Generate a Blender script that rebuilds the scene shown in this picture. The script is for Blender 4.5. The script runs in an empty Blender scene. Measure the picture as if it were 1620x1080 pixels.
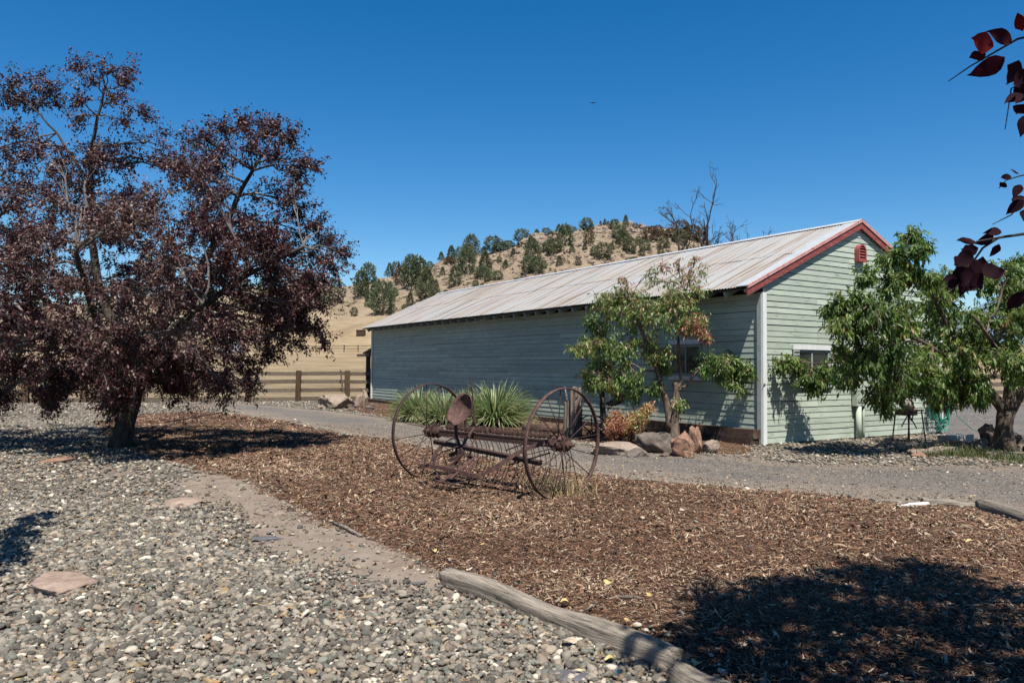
import bpy, math, random
import numpy as np
from mathutils import Vector, Matrix, Euler

R = math.radians
rng = np.random.default_rng(7)
random.seed(7)
scn = bpy.context.scene
col = scn.collection

# ---------------------------------------------------------------- camera
F, PITCH, ROLL, YAW = 1212.5, R(1.909), R(0.375), R(31.95)
CZ = 1.6
cam_d = bpy.data.cameras.new('camera')
cam_d.sensor_width = 36.0
cam_d.lens = F / 1620 * 36
cam_d.clip_start = 0.05
cam_d.clip_end = 30000
cam = bpy.data.objects.new('camera', cam_d)
col.objects.link(cam)
cam.matrix_world = (Matrix.Translation((0, 0, CZ)) @ Matrix.Rotation(R(90) + PITCH, 4, 'X')
                    @ Matrix.Rotation(ROLL, 4, 'Z'))
scn.camera = cam

# ---------------------------------------------------------------- sky, sun, exposure
SUNV = np.array([-0.106, 0.511, -1.0])            # direction the light travels (per metre down)
to_sun = -SUNV / np.linalg.norm(SUNV)
SUN_EL = math.asin(to_sun[2])
SUN_AZ = math.atan2(to_sun[0], to_sun[1])          # from +Y towards +X
world = bpy.data.worlds.new('World')
scn.world = world
world.use_nodes = True
wn = world.node_tree
sky = wn.nodes.new('ShaderNodeTexSky')
sky.sky_type = 'NISHITA'
sky.sun_disc = False
sky.sun_elevation = SUN_EL
sky.sun_rotation = SUN_AZ
sky.altitude = 900
sky.air_density = 1.0
sky.dust_density = 0.6
sky.ozone_density = 2.0
bg = wn.nodes['Background']
bg.inputs['Strength'].default_value = 0.05
hsv = wn.nodes.new('ShaderNodeHueSaturation')
hsv.inputs['Saturation'].default_value = 1.44
hsv.inputs['Value'].default_value = 1.34
wn.links.new(sky.outputs[0], hsv.inputs['Color'])
wn.links.new(hsv.outputs[0], bg.inputs[0])
sun_d = bpy.data.lights.new('sun', 'SUN')
sun_d.energy = 5.0
sun_d.angle = R(0.5)
sun_d.color = (1.0, 0.95, 0.87)
sun = bpy.data.objects.new('sun', sun_d)
col.objects.link(sun)
sun.rotation_euler = Vector(SUNV).to_track_quat('-Z', 'Y').to_euler()
scn.view_settings.view_transform = 'Standard'
scn.view_settings.look = 'None'
scn.view_settings.gamma = 1.0
scn.view_settings.exposure = 1.02
scn.view_settings.use_curve_mapping = False


# ---------------------------------------------------------------- pixel <-> place helpers
def ray(px, py):
    u = px - 810; v = py - 540
    c, s = math.cos(ROLL), math.sin(ROLL)
    x = (u * c + v * s) / F; z = -(-u * s + v * c) / F
    return np.array([x, math.cos(PITCH) - z * math.sin(PITCH), math.sin(PITCH) + z * math.cos(PITCH)])


def gnd(px, py, h=0.0):
    d = ray(px, py); t = (h - CZ) / d[2]
    return np.array([0, 0, CZ]) + d * t


def dep(px, py, Y):
    d = ray(px, py)
    return np.array([0, 0, CZ]) + d * (Y / d[1])


# ---------------------------------------------------------------- object helpers
def tag(o, label=None, cat=None, group=None, kind=None):
    if label: o['label'] = label
    if cat: o['category'] = cat
    if group: o['group'] = group
    if kind: o['kind'] = kind
    return o


def thing(name, label, cat, loc=(0, 0, 0), rz=0.0, group=None):
    o = bpy.data.objects.new(name, None)
    o.empty_display_size = 0.2
    col.objects.link(o)
    o.location = loc
    o.rotation_euler = (0, 0, rz)
    return tag(o, label, cat, group)


def link(name, me, parent=None, loc=None, rot=None):
    o = bpy.data.objects.new(name, me)
    col.objects.link(o)
    if parent is not None: o.parent = parent
    if loc is not None: o.location = loc
    if rot is not None: o.rotation_euler = rot
    return o


def np_mesh(name, verts, faces, mat, smooth=True, attrs=None):
    """verts (N,3), faces (M,k) with constant k"""
    me = bpy.data.meshes.new(name)
    verts = np.asarray(verts, np.float32); faces = np.asarray(faces, np.int32)
    n, (m, k) = len(verts), faces.shape
    me.vertices.add(n); me.vertices.foreach_set('co', verts.ravel())
    me.loops.add(m * k); me.loops.foreach_set('vertex_index', faces.ravel())
    me.polygons.add(m)
    me.polygons.foreach_set('loop_start', np.arange(0, m * k, k, dtype=np.int32))
    if smooth: me.polygons.foreach_set('use_smooth', np.ones(m, bool))
    for an, av in (attrs or {}).items():
        a = me.attributes.new(an, 'FLOAT', 'POINT'); a.data.foreach_set('value', np.asarray(av, np.float32))
    me.update(calc_edges=True)
    if mat is not None: me.materials.append(mat)
    return me


class MB:
    """collects boxes, tubes and strips into one mesh"""
    def __init__(s): s.v = []; s.f = []; s.n = 0

    def add(s, v, f):
        s.v.extend([tuple(map(float, p)) for p in v]); s.f.extend([tuple(i + s.n for i in q) for q in f]); s.n += len(v)
        return s

    def box(s, c, d, rot=None, taper=1.0):
        x, y, z = d[0] / 2, d[1] / 2, d[2] / 2
        P = [Vector((sx * x * (taper if sz > 0 else 1), sy * y * (taper if sz > 0 else 1), sz * z)) for sz in (-1, 1) for sx, sy in ((-1, -1), (1, -1), (1, 1), (-1, 1))]
        if rot is not None:
            M = rot if isinstance(rot, Matrix) else Euler(rot).to_matrix()
            P = [M @ p for p in P]
        P = [p + Vector(c) for p in P]
        return s.add(P, [(3, 2, 1, 0), (4, 5, 6, 7), (0, 1, 5, 4), (1, 2, 6, 5), (2, 3, 7, 6), (3, 0, 4, 7)])

    def bar(s, a, b, w, h, up=(0, 0, 1)):
        a, b = Vector(a), Vector(b); d = (b - a); L = d.length; d.normalize()
        x = d.cross(Vector(up));
        if x.length < 1e-4: x = d.cross(Vector((1, 0, 0)))
        x.normalize(); z = x.cross(d)
        M = Matrix((x, d, z)).transposed()
        return s.box((a + b) / 2, (w, L, h), M)

    def tube(s, pts, rad, n=6, cap=True):
        pts = [Vector(p) for p in pts]
        if not hasattr(rad, '__len__'): rad = [rad] * len(pts)
        V = []; Fc = []
        ref = Vector((0.13, 0.21, 1)).normalized()
        for i, p in enumerate(pts):
            d = (pts[min(i + 1, len(pts) - 1)] - pts[max(i - 1, 0)])
            if d.length < 1e-9: d = Vector((0, 0, 1))
            d.normalize()
            x = d.cross(ref)
            if x.length < 0.15: x = d.cross(Vector((1, 0, 0)))
            x.normalize(); y = d.cross(x)
            for k in range(n):
                a = 2 * math.pi * k / n
                V.append(p + (x * math.cos(a) + y * math.sin(a)) * rad[i])
        for i in range(len(pts) - 1):
            for k in range(n):
                k2 = (k + 1) % n
                Fc.append((i * n + k, i * n + k2, (i + 1) * n + k2, (i + 1) * n + k))
        if cap:
            Fc.append(tuple(range(n - 1, -1, -1))); Fc.append(tuple((len(pts) - 1) * n + k for k in range(n)))
        return s.add(V, Fc)

    def ring(s, c, u, v, r, prof, n=48, a0=0, a1=2 * math.pi):
        """sweep a closed profile [(radial, axial)] around centre c in plane u,v"""
        c, u, v = Vector(c), Vector(u), Vector(v); w = u.cross(v)
        full = abs(a1 - a0 - 2 * math.pi) < 1e-6
        m = n if full else n + 1; k = len(prof); V = []; Fc = []
        for i in range(m):
            a = a0 + (a1 - a0) * i / n
            d = u * math.cos(a) + v * math.sin(a)
            for (pr, pa) in prof: V.append(c + d * (r + pr) + w * pa)
        for i in range(n):
            j = (i + 1) % m
            for q in range(k):
                q2 = (q + 1) % k
                Fc.append((i * k + q, j * k + q, j * k + q2, i * k + q2))
        return s.add(V, Fc)

    def mesh(s, name, mat, smooth=False, off=(0, 0, 0)):
        me = bpy.data.meshes.new(name)
        o = Vector(off)
        me.from_pydata([(x - o.x, y - o.y, z - o.z) for x, y, z in s.v], [], s.f)
        if smooth: me.polygons.foreach_set('use_smooth', [True] * len(me.polygons))
        me.update()
        if mat is not None: me.materials.append(mat)
        return me

    def build(s, name, mat, parent=None, smooth=False, off=None):
        if off is None:
            off = (0, 0, 0)
            if parent is not None:
                q = parent
                off = Vector((0, 0, 0))
                while q is not None:
                    off = off + q.location; q = q.parent
        return link(name, s.mesh(name, mat, smooth, off), parent)


def solo(name, mb, mat, label, cat, loc, group=None, smooth=False, kind=None):
    """a top-level thing that is one mesh; verts given in world space"""
    o = link(name, mb.mesh(name, mat, smooth, loc), None, loc)
    return tag(o, label, cat, group, kind)


# ---------------------------------------------------------------- materials
def ramp_set(cr, stops):
    el = cr.color_ramp.elements
    while len(el) > 1: el.remove(el[-1])
    el[0].position = stops[0][0]; el[0].color = (*stops[0][1], 1)
    for p, c in stops[1:]:
        e = el.new(p); e.color = (*c, 1)


ALB = 0.85


class Mat:
    def __init__(s, name, rough=0.85, spec=0.3, metal=0.0):
        s.m = bpy.data.materials.new(name); s.m.use_nodes = True
        s.t = s.m.node_tree; s.b = s.t.nodes['Principled BSDF']
        s.b.inputs['Roughness'].default_value = rough
        s.b.inputs['Specular IOR Level'].default_value = spec
        s.b.inputs['Metallic'].default_value = metal
        s._co = None

    def n(s, typ, **kw):
        nd = s.t.nodes.new(typ)
        for k, v in kw.items():
            if k in nd.inputs.keys(): nd.inputs[k].default_value = v
            else: setattr(nd, k, v)
        return nd

    def l(s, a, b): s.t.links.new(a, b)

    def coord(s, kind='Object', scale=(1, 1, 1)):
        tc = s.n('ShaderNodeTexCoord'); mp = s.n('ShaderNodeMapping')
        mp.inputs['Scale'].default_value = scale
        s.l(tc.outputs[kind], mp.inputs[0]); return mp.outputs[0]

    def wcoord(s, scale=(1, 1, 1)):
        g = s.n('ShaderNodeNewGeometry'); mp = s.n('ShaderNodeMapping')
        mp.inputs['Scale'].default_value = scale
        s.l(g.outputs['Position'], mp.inputs[0]); return mp.outputs[0]

    def noise(s, co, scale, detail=6, rough=0.6):
        nd = s.n('ShaderNodeTexNoise'); nd.inputs['Scale'].default_value = scale
        nd.inputs['Detail'].default_value = detail; nd.inputs['Roughness'].default_value = rough
        s.l(co, nd.inputs['Vector']); return nd.outputs['Fac']

    def voro(s, co, scale, feature='F1', rnd=1.0):
        nd = s.n('ShaderNodeTexVoronoi', feature=feature); nd.inputs['Scale'].default_value = scale
        nd.inputs['Randomness'].default_value = rnd
        s.l(co, nd.inputs['Vector']); return nd

    def ramp(s, fac, stops):
        cr = s.n('ShaderNodeValToRGB'); ramp_set(cr, stops); s.l(fac, cr.inputs[0]); return cr.outputs[0]

    def mix(s, fac, a, b, mode='MIX'):
        mx = s.n('ShaderNodeMix', data_type='RGBA', blend_type=mode)
        for sock, val in ((mx.inputs[0], fac), (mx.inputs[6], a), (mx.inputs[7], b)):
            if hasattr(val, 'is_linked') or hasattr(val, 'links'): s.l(val, sock)
            elif isinstance(val, (int, float)): sock.default_value = val
            else: sock.default_value = (*val, 1)
        return mx.outputs[2]

    def math(s, op, a, b=0.0, c=None):
        md = s.n('ShaderNodeMath', operation=op)
        for i, val in enumerate((a, b, c)):
            if val is None: continue
            if hasattr(val, 'links'): s.l(val, md.inputs[i])
            else: md.inputs[i].default_value = val
        return md.outputs[0]

    def attr(s, name):
        a = s.n('ShaderNodeAttribute', attribute_name=name); return a.outputs['Fac']

    def rand(s): return s.n('ShaderNodeObjectInfo').outputs['Random']

    def col(s, c):
        if hasattr(c, 'links'):
            hs = s.n('ShaderNodeHueSaturation'); hs.inputs['Value'].default_value = ALB
            s.l(c, hs.inputs['Color']); s.l(hs.outputs[0], s.b.inputs['Base Color'])
        else: s.b.inputs['Base Color'].default_value = (c[0] * ALB, c[1] * ALB, c[2] * ALB, 1)
        return s

    def bump(s, h, strength=0.4, dist=0.02):
        b = s.n('ShaderNodeBump'); b.inputs['Strength'].default_value = strength
        b.inputs['Distance'].default_value = dist
        s.l(h, b.inputs['Height']); s.l(b.outputs[0], s.b.inputs['Normal']); return s

    def translucent(s, colr, amt=0.3):
        tr = s.n('ShaderNodeBsdfTranslucent'); mx = s.n('ShaderNodeMixShader')
        mx.inputs[0].default_value = amt
        if hasattr(colr, 'links'): s.l(colr, tr.inputs[0])
        else: tr.inputs[0].default_value = (*colr, 1)
        out = s.t.nodes['Material Output']
        s.l(s.b.outputs[0], mx.inputs[1]); s.l(tr.outputs[0], mx.inputs[2]); s.l(mx.outputs[0], out.inputs[0])
        return s


def simple(name, stops, scale=8, rough=0.85, spec=0.3, bump=0.3, bd=0.01, stretch=(1, 1, 1), metal=0.0, rnd=0.0, fine=None):
    M = Mat(name, rough, spec, metal)
    co = M.coord('Object', stretch)
    nz = M.noise(co, scale)
    c = M.ramp(nz, stops)
    if rnd:
        k = M.math('MULTIPLY_ADD', M.rand(), rnd, 1 - rnd / 2)
        hs = M.n('ShaderNodeHueSaturation'); M.l(k, hs.inputs['Value']); M.l(c, hs.inputs['Color']); c = hs.outputs[0]
    M.col(c)
    if bump:
        h = nz if fine is None else M.noise(co, fine, 4)
        M.bump(h, bump, bd)
    return M.m


# painted lap siding, sage green, weathered
def siding_mat(name):
    M = Mat(name, 0.75, 0.25)
    tc = M.n('ShaderNodeTexCoord'); oi = M.n('ShaderNodeObjectInfo')
    va = M.n('ShaderNodeVectorMath', operation='ADD')
    M.l(tc.outputs['Object'], va.inputs[0]); 
    sc = M.n('ShaderNodeVectorMath', operation='SCALE'); sc.inputs[0].default_value = (13, 7, 5)
    M.l(oi.outputs['Random'], sc.inputs['Scale']); M.l(sc.outputs[0], va.inputs[1])
    mp = M.n('ShaderNodeMapping'); mp.inputs['Scale'].default_value = (1, 1, 9); M.l(va.outputs[0], mp.inputs[0])
    co = mp.outputs[0]
    big = M.noise(va.outputs[0], 1.3, 4)
    c = M.ramp(big, [(0.3, (0.305, 0.355, 0.292)), (0.7, (0.375, 0.42, 0.352))])
    hs = M.n('ShaderNodeHueSaturation')
    M.l(M.math('MULTIPLY_ADD', oi.outputs['Random'], 0.24, 0.88), hs.inputs['Value']); M.l(c, hs.inputs['Color'])
    gr = M.noise(co, 5, 7, 0.7)
    wear = M.ramp(gr, [(0.51, (0, 0, 0)), (0.68, (1, 1, 1))])
    patch = M.ramp(M.noise(va.outputs[0], 2.3, 3), [(0.42, (0, 0, 0)), (0.62, (1, 1, 1))])
    w = M.math('MULTIPLY', wear, patch); w = M.math('MULTIPLY', w, 0.9)
    c = M.mix(w, hs.outputs[0], (0.12, 0.12, 0.10))
    fl = M.ramp(M.noise(co, 14, 5, 0.7), [(0.62, (0, 0, 0)), (0.7, (1, 1, 1))])
    c = M.mix(M.math('MULTIPLY', fl, 0.4), c, (0.44, 0.47, 0.42))
    M.col(c); M.bump(gr, 0.35, 0.004)
    return M.m


M_siding = siding_mat('sage_siding')
M_sheath = simple('dark_sheathing', [(0.3, (0.02, 0.022, 0.02)), (0.7, (0.05, 0.05, 0.045))])
M_white = simple('white_trim_paint', [(0.3, (0.52, 0.54, 0.53)), (0.7, (0.66, 0.67, 0.66))], 6, 0.6, bump=0.1, stretch=(1, 1, 0.2))
M_greytrim = simple('grey_trim_paint', [(0.3, (0.26, 0.285, 0.27)), (0.7, (0.36, 0.38, 0.36))], 6, 0.7, bump=0.1)


def barge_mat():
    M = Mat('faded_red_paint', 0.7, 0.3)
    co = M.coord('Object', (1, 1, 1))
    st = M.coord('Object', (1.2, 14, 14))
    c = M.ramp(M.noise(st, 4, 6), [(0.3, (0.13, 0.028, 0.024)), (0.6, (0.24, 0.058, 0.05)), (0.75, (0.32, 0.13, 0.115))])
    fl = M.ramp(M.noise(co, 26, 5, 0.75), [(0.58, (0, 0, 0)), (0.66, (1, 1, 1))])
    c = M.mix(M.math('MULTIPLY', fl, 0.7), c, (0.55, 0.40, 0.33))
    M.col(c); M.bump(M.noise(st, 8, 5), 0.3, 0.006)
    return M.m


M_red = barge_mat()
M_vent = simple('red_vent_paint', [(0.3, (0.22, 0.045, 0.04)), (0.7, (0.31, 0.085, 0.08))], 14, 0.6, bump=0.1)
M_vent_in = simple('vent_dark_inside', [(0.3, (0.03, 0.008, 0.008)), (0.7, (0.06, 0.015, 0.012))])


def roof_mat():
    M = Mat('galvanised_roof_iron', 0.55, 0.4)
    tc = M.n('ShaderNodeTexCoord'); oi = M.n('ShaderNodeObjectInfo')
    ge = M.n('ShaderNodeNewGeometry'); va = M.n('ShaderNodeVectorRotate', rotation_type='Z_AXIS')
    va.inputs['Angle'].default_value = -YAW; M.l(ge.outputs['Position'], va.inputs['Vector'])
    mp = M.n('ShaderNodeMapping'); mp.inputs['Scale'].default_value = (0.16, 4.2, 0.16); M.l(va.outputs[0], mp.inputs[0])
    st = M.noise(mp.outputs[0], 1.7, 8, 0.62)
    blot = M.noise(va.outputs[0], 1.1, 5)
    zinc = M.ramp(M.noise(va.outputs[0], 22, 3), [(0.3, (0.225, 0.25, 0.265)), (0.7, (0.30, 0.315, 0.325))])
    a = M.math('ADD', M.math('MULTIPLY', st, 0.75), M.math('MULTIPLY', blot, 0.30))
    a = M.math('ADD', a, M.math('MULTIPLY_ADD', oi.outputs['Random'], 0.07, -0.02))
    rust = M.ramp(a, [(0.42, (0, 0, 0)), (0.52, (0.65, 0.65, 0.65)), (0.63, (1, 1, 1))])
    rc = M.ramp(st, [(0.40, (0.285, 0.265, 0.24)), (0.52, (0.235, 0.20, 0.172)), (0.60, (0.16, 0.12, 0.092)), (0.68, (0.085, 0.058, 0.042))])
    c = M.mix(rust, zinc, rc)
    M.col(c)
    M.l(M.math('MULTIPLY_ADD', rust, 0.35, 0.45), M.b.inputs['Roughness'])
    M.b.inputs['Metallic'].default_value = 0.15
    M.bump(M.noise(va.outputs[0], 9, 4), 0.08, 0.01)
    return M.m


M_roof = roof_mat()
M_flash = simple('pale_flashing', [(0.3, (0.29, 0.32, 0.345)), (0.6, (0.37, 0.385, 0.395)), (0.8, (0.30, 0.26, 0.22))], 3, 0.5, 0.5, 0.1)
M_pinkmetal = simple('pink_metal_flashing', [(0.3, (0.45, 0.16, 0.14)), (0.55, (0.52, 0.30, 0.27)), (0.75, (0.3, 0.05, 0.04))], 7, 0.6, bump=0.1)
M_rafter = simple('painted_rafter', [(0.3, (0.20, 0.24, 0.22)), (0.7, (0.32, 0.36, 0.33))], 12, 0.85)
M_deck = simple('roof_underside_boards', [(0.3, (0.05, 0.045, 0.035)), (0.7, (0.10, 0.085, 0.07))], 9)
M_tie = simple('creosoted_timber', [(0.25, (0.018, 0.012, 0.009)), (0.55, (0.06, 0.035, 0.025)), (0.8, (0.14, 0.10, 0.075))], 5, 0.9, stretch=(1, 1, 1), bump=0.6, bd=0.02, rnd=0.5)


def wood_mat(name, dark, mid, light, stretch=(1, 14, 14), scale=2.2, bump=0.8, bd=0.012, rnd=0.3):
    M = Mat(name, 0.9, 0.15)
    co = M.coord('Object', stretch)
    g = M.noise(co, scale, 9, 0.68)
    c = M.ramp(g, [(0.30, dark), (0.5, mid), (0.72, light)])
    k = M.math('MULTIPLY_ADD', M.rand(), rnd, 1 - rnd / 2)
    hs = M.n('ShaderNodeHueSaturation'); M.l(k, hs.inputs['Value']); M.l(c, hs.inputs['Color'])
    M.col(hs.outputs[0]); M.bump(g, bump, bd)
    return M.m


M_greylog = wood_mat('weathered_grey_log', (0.04, 0.032, 0.025), (0.235, 0.20, 0.16), (0.37, 0.32, 0.26), (0.8, 13, 13), 2.6, 1.0, 0.04)
M_rail = wood_mat('weathered_rail', (0.06, 0.047, 0.034), (0.12, 0.095, 0.07), (0.19, 0.155, 0.115))
M_post = wood_mat('brown_fence_post', (0.03, 0.019, 0.013), (0.07, 0.043, 0.027), (0.13, 0.085, 0.055), (12, 12, 1.2))
M_stump = wood_mat('old_grey_post', (0.04, 0.03, 0.022), (0.16, 0.13, 0.105), (0.34, 0.30, 0.25), (14, 14, 1.0), 2.2)


def rust_mat(name='brown_rust', k=1.0):
    M = Mat(name, 0.8, 0.3, 0.0)
    co = M.coord('Object')
    nz = M.noise(co, 18, 8, 0.7)
    c = M.ramp(nz, [(0.28, (0.018 * k, 0.010 * k, 0.009 * k)), (0.5, (0.046 * k, 0.024 * k, 0.020 * k)), (0.68, (0.085 * k, 0.043 * k, 0.034 * k)), (0.82, (0.13 * k, 0.082 * k, 0.062 * k))])
    M.col(c); M.bump(nz, 0.5, 0.003)
    return M.m


M_rust = rust_mat('dark_rust', 1.0)
M_rust2 = rust_mat('pale_rust', 1.75)
M_rust3 = rust_mat('red_rust', 1.6)


def glass_mat():
    M = Mat('dark_window_glass', 0.12, 0.3)
    M.col((0.02, 0.022, 0.025)); return M.m


M_glass = glass_mat()


def bark_mat(name, dark, light, scale=9):
    M = Mat(name, 0.95, 0.1)
    co = M.coord('Object', (1, 1, 0.3))
    g = M.noise(co, scale, 9, 0.7)
    M.col(M.ramp(g, [(0.33, dark), (0.68, light)])); M.bump(g, 1.0, 0.03)
    return M.m


M_bark_plum = bark_mat('plum_bark', (0.018, 0.015, 0.013), (0.10, 0.085, 0.075), 14)
M_twig_grey = bark_mat('grey_twig', (0.07, 0.06, 0.055), (0.20, 0.175, 0.16))
M_bark_peach = bark_mat('peach_bark', (0.05, 0.035, 0.028), (0.24, 0.18, 0.14), 14)
M_bark_peach_d = bark_mat('dark_peach_bark', (0.03, 0.022, 0.018), (0.15, 0.115, 0.09), 14)


def leaf_mat(name, stops, rough=0.45, spec=0.5, trans=0.25, tcol=None, tint=1.6):
    M = Mat(name, rough, spec)
    a = M.attr('rnd')
    c = M.ramp(a, stops)
    M.col(c)
    hs = M.n('ShaderNodeHueSaturation'); hs.inputs['Value'].default_value = tint; hs.inputs['Saturation'].default_value = 1.15
    M.l(c, hs.inputs['Color'])
    M.translucent(hs.outputs[0], trans)
    return M.m


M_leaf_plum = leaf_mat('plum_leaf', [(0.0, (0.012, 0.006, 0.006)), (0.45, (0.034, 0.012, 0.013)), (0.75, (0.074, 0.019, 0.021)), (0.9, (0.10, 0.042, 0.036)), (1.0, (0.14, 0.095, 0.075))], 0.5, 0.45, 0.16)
M_leaf_fore = leaf_mat('dark_purple_leaf', [(0.0, (0.012, 0.004, 0.008)), (0.5, (0.035, 0.006, 0.010)), (1.0, (0.15, 0.013, 0.014))], 0.75, 0.08, 0.36)
M_leaf_peach = leaf_mat('peach_leaf_green', [(0.0, (0.03, 0.06, 0.016)), (0.5, (0.09, 0.15, 0.032)), (0.85, (0.18, 0.24, 0.055)), (0.95, (0.25, 0.27, 0.08)), (1.0, (0.30, 0.18, 0.08))], 0.48, 0.35, 0.36)
M_leaf_autumn = leaf_mat('peach_leaf_turning', [(0.0, (0.035, 0.075, 0.018)), (0.45, (0.10, 0.17, 0.036)), (0.66, (0.19, 0.25, 0.06)), (0.78, (0.30, 0.24, 0.11)), (0.86, (0.32, 0.15, 0.09)), (1.0, (0.34, 0.12, 0.095))], 0.45, 0.45, 0.3)
M_leaf_shrub = leaf_mat('red_shrub_leaf', [(0.0, (0.08, 0.05, 0.03)), (0.2, (0.25, 0.09, 0.055)), (0.6, (0.38, 0.16, 0.10)), (0.85, (0.42, 0.25, 0.15)), (1.0, (0.26, 0.28, 0.09))], 0.5, 0.4, 0.3)
M_leaf_juni = leaf_mat('juniper_needles', [(0.0, (0.045, 0.056, 0.035)), (0.5, (0.095, 0.115, 0.065)), (1.0, (0.17, 0.19, 0.11))], 0.8, 0.2, 0.3)
M_leaf_juni2 = leaf_mat('olive_juniper_needles', [(0.0, (0.045, 0.052, 0.03)), (0.5, (0.09, 0.10, 0.055)), (1.0, (0.16, 0.17, 0.09))], 0.8, 0.2, 0.3)
M_leaf_dry = leaf_mat('dry_brown_foliage', [(0.0, (0.045, 0.032, 0.022)), (0.5, (0.11, 0.085, 0.055)), (1.0, (0.21, 0.15, 0.09))], 0.85, 0.2, 0.15)
M_leaf_weed = leaf_mat('low_weed_leaf', [(0.0, (0.02, 0.03, 0.012)), (0.6, (0.05, 0.075, 0.02)), (1.0, (0.16, 0.14, 0.05))], 0.6, 0.3, 0.2)
M_blade = leaf_mat('strap_leaf', [(0.0, (0.055, 0.085, 0.035)), (0.45, (0.17, 0.23, 0.10)), (0.75, (0.30, 0.35, 0.17)), (0.9, (0.40, 0.38, 0.22)), (1.0, (0.42, 0.36, 0.22))], 0.5, 0.4, 0.25, tint=1.3)
M_straw = leaf_mat('dry_straw', [(0.0, (0.16, 0.11, 0.05)), (0.5, (0.36, 0.27, 0.14)), (1.0, (0.52, 0.43, 0.26))], 0.8, 0.2, 0.25, tint=1.2)


def rock_mat(name, stops, scale=5, lichen=0.0):
    M = Mat(name, 0.92, 0.2)
    co = M.coord('Object')
    a = M.noise(co, scale, 9, 0.68)
    c = M.ramp(a, stops)
    v = M.noise(co, scale * 6, 4)
    c = M.mix(M.ramp(v, [(0.35, (0.5, 0.5, 0.5)), (0.6, (0, 0, 0))]), c, (0.10, 0.08, 0.065))
    M.col(c); M.bump(a, 0.8, 0.05)
    return M.m


M_rock_or = rock_mat('orange_sandstone', [(0.3, (0.17, 0.088, 0.055)), (0.5, (0.27, 0.15, 0.10)), (0.7, (0.36, 0.235, 0.165))])
M_rock_tan = rock_mat('tan_stone', [(0.3, (0.19, 0.145, 0.11)), (0.5, (0.27, 0.21, 0.165)), (0.7, (0.35, 0.29, 0.23))])
M_rock_gr = rock_mat('grey_boulder_stone', [(0.3, (0.075, 0.06, 0.05)), (0.5, (0.135, 0.11, 0.093)), (0.7, (0.21, 0.178, 0.15))])
M_rock_pink = rock_mat('pink_flagstone', [(0.3, (0.22, 0.16, 0.125)), (0.5, (0.29, 0.21, 0.165)), (0.7, (0.35, 0.27, 0.215))], 3)
M_rock_blue = rock_mat('dark_slate', [(0.3, (0.06, 0.065, 0.075)), (0.6, (0.12, 0.125, 0.14)), (0.8, (0.2, 0.2, 0.21))])
M_rock_hill = rock_mat('hill_rock', [(0.3, (0.15, 0.112, 0.088)), (0.5, (0.24, 0.185, 0.145)), (0.7, (0.33, 0.27, 0.215))], 0.8)
M_rock_dk = rock_mat('dark_red_rock', [(0.3, (0.05, 0.03, 0.025)), (0.5, (0.11, 0.07, 0.055)), (0.7, (0.2, 0.14, 0.11))])


# ---------------------------------------------------------------- polygon zones (world coordinates)
def W(pts): return np.array([gnd(x, y)[:2] for x, y in pts])


def sdf(P, poly):
    """signed distance, positive inside"""
    P = np.asarray(P); d2 = np.full(len(P), 1e18); ins = np.zeros(len(P), bool)
    for i in range(len(poly)):
        a, b = poly[i], poly[(i + 1) % len(poly)]
        e = b - a; w = P - a
        t = np.clip((w @ e) / (e @ e), 0, 1)
        q = w - t[:, None] * e
        d2 = np.minimum(d2, (q * q).sum(1))
        c1 = (a[1] <= P[:, 1]) & (b[1] > P[:, 1]); c2 = (b[1] <= P[:, 1]) & (a[1] > P[:, 1])
        cr = e[0] * w[:, 1] - e[1] * w[:, 0]
        ins ^= (c1 & (cr > 0)) | (c2 & (cr < 0))
    return np.where(ins, 1, -1) * np.sqrt(d2)


_tab = rng.random((256, 256))


def vnoise(x, y, s=1.0):
    x = np.asarray(x) * s; y = np.asarray(y) * s
    xi = np.floor(x).astype(int); yi = np.floor(y).astype(int); fx = x - xi; fy = y - yi
    fx = fx * fx * (3 - 2 * fx); fy = fy * fy * (3 - 2 * fy)
    g = lambda i, j: _tab[i % 256, j % 256]
    return (g(xi, yi) * (1 - fx) + g(xi + 1, yi) * fx) * (1 - fy) + (g(xi, yi + 1) * (1 - fx) + g(xi + 1, yi + 1) * fx) * fy


def fbm(x, y, s=1.0, o=4):
    r = 0; a = 0.5
    for k in range(o): r = r + a * (vnoise(x, y, s * 2 ** k) - 0.5); a *= 0.5
    return r


MULCH = W([(150, 668), (230, 655), (330, 652), (375, 656), (450, 668), (520, 682), (620, 699), (700, 713), (800, 731), (960, 756), (1050, 764), (1200, 777), (1340, 790), (1440, 797), (1530, 803), (1620, 826), (1900, 880), (2300, 1100), (2600, 1900), (1350, 1700), (1180, 1110), (1090, 1058), (1000, 1012), (900, 966), (800, 928), (712, 908), (680, 895), (640, 872), (560, 842), (480, 808), (430, 780), (390, 760), (330, 745), (260, 728), (215, 712), (170, 690)])
DRIVE = W([(330, 645), (375, 651), (450, 663), (520, 676), (620, 692), (700, 706), (800, 724), (960, 748), (1050, 756), (1200, 770), (1340, 783), (1440, 790), (1530, 796), (1620, 812), (2000, 860), (2700, 900), (2700, 745), (1620, 738), (1450, 736), (1300, 735), (1240, 731), (1150, 722), (1060, 716), (950, 707), (860, 696), (780, 687), (700, 677), (640, 667), (560, 655), (500, 648), (420, 641), (360, 637), (300, 640)])
DRIVE2 = W([(1492, 688), (1530, 693), (1620, 700), (1900, 712), (2600, 712), (2400, 650), (1900, 640), (1480, 641)])
BED = W([(548, 650), (585, 636), (820, 655), (1000, 676), (1190, 706), (1185, 715), (1150, 718), (1060, 712), (950, 703), (860, 692), (780, 683), (700, 673), (640, 663)])
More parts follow.
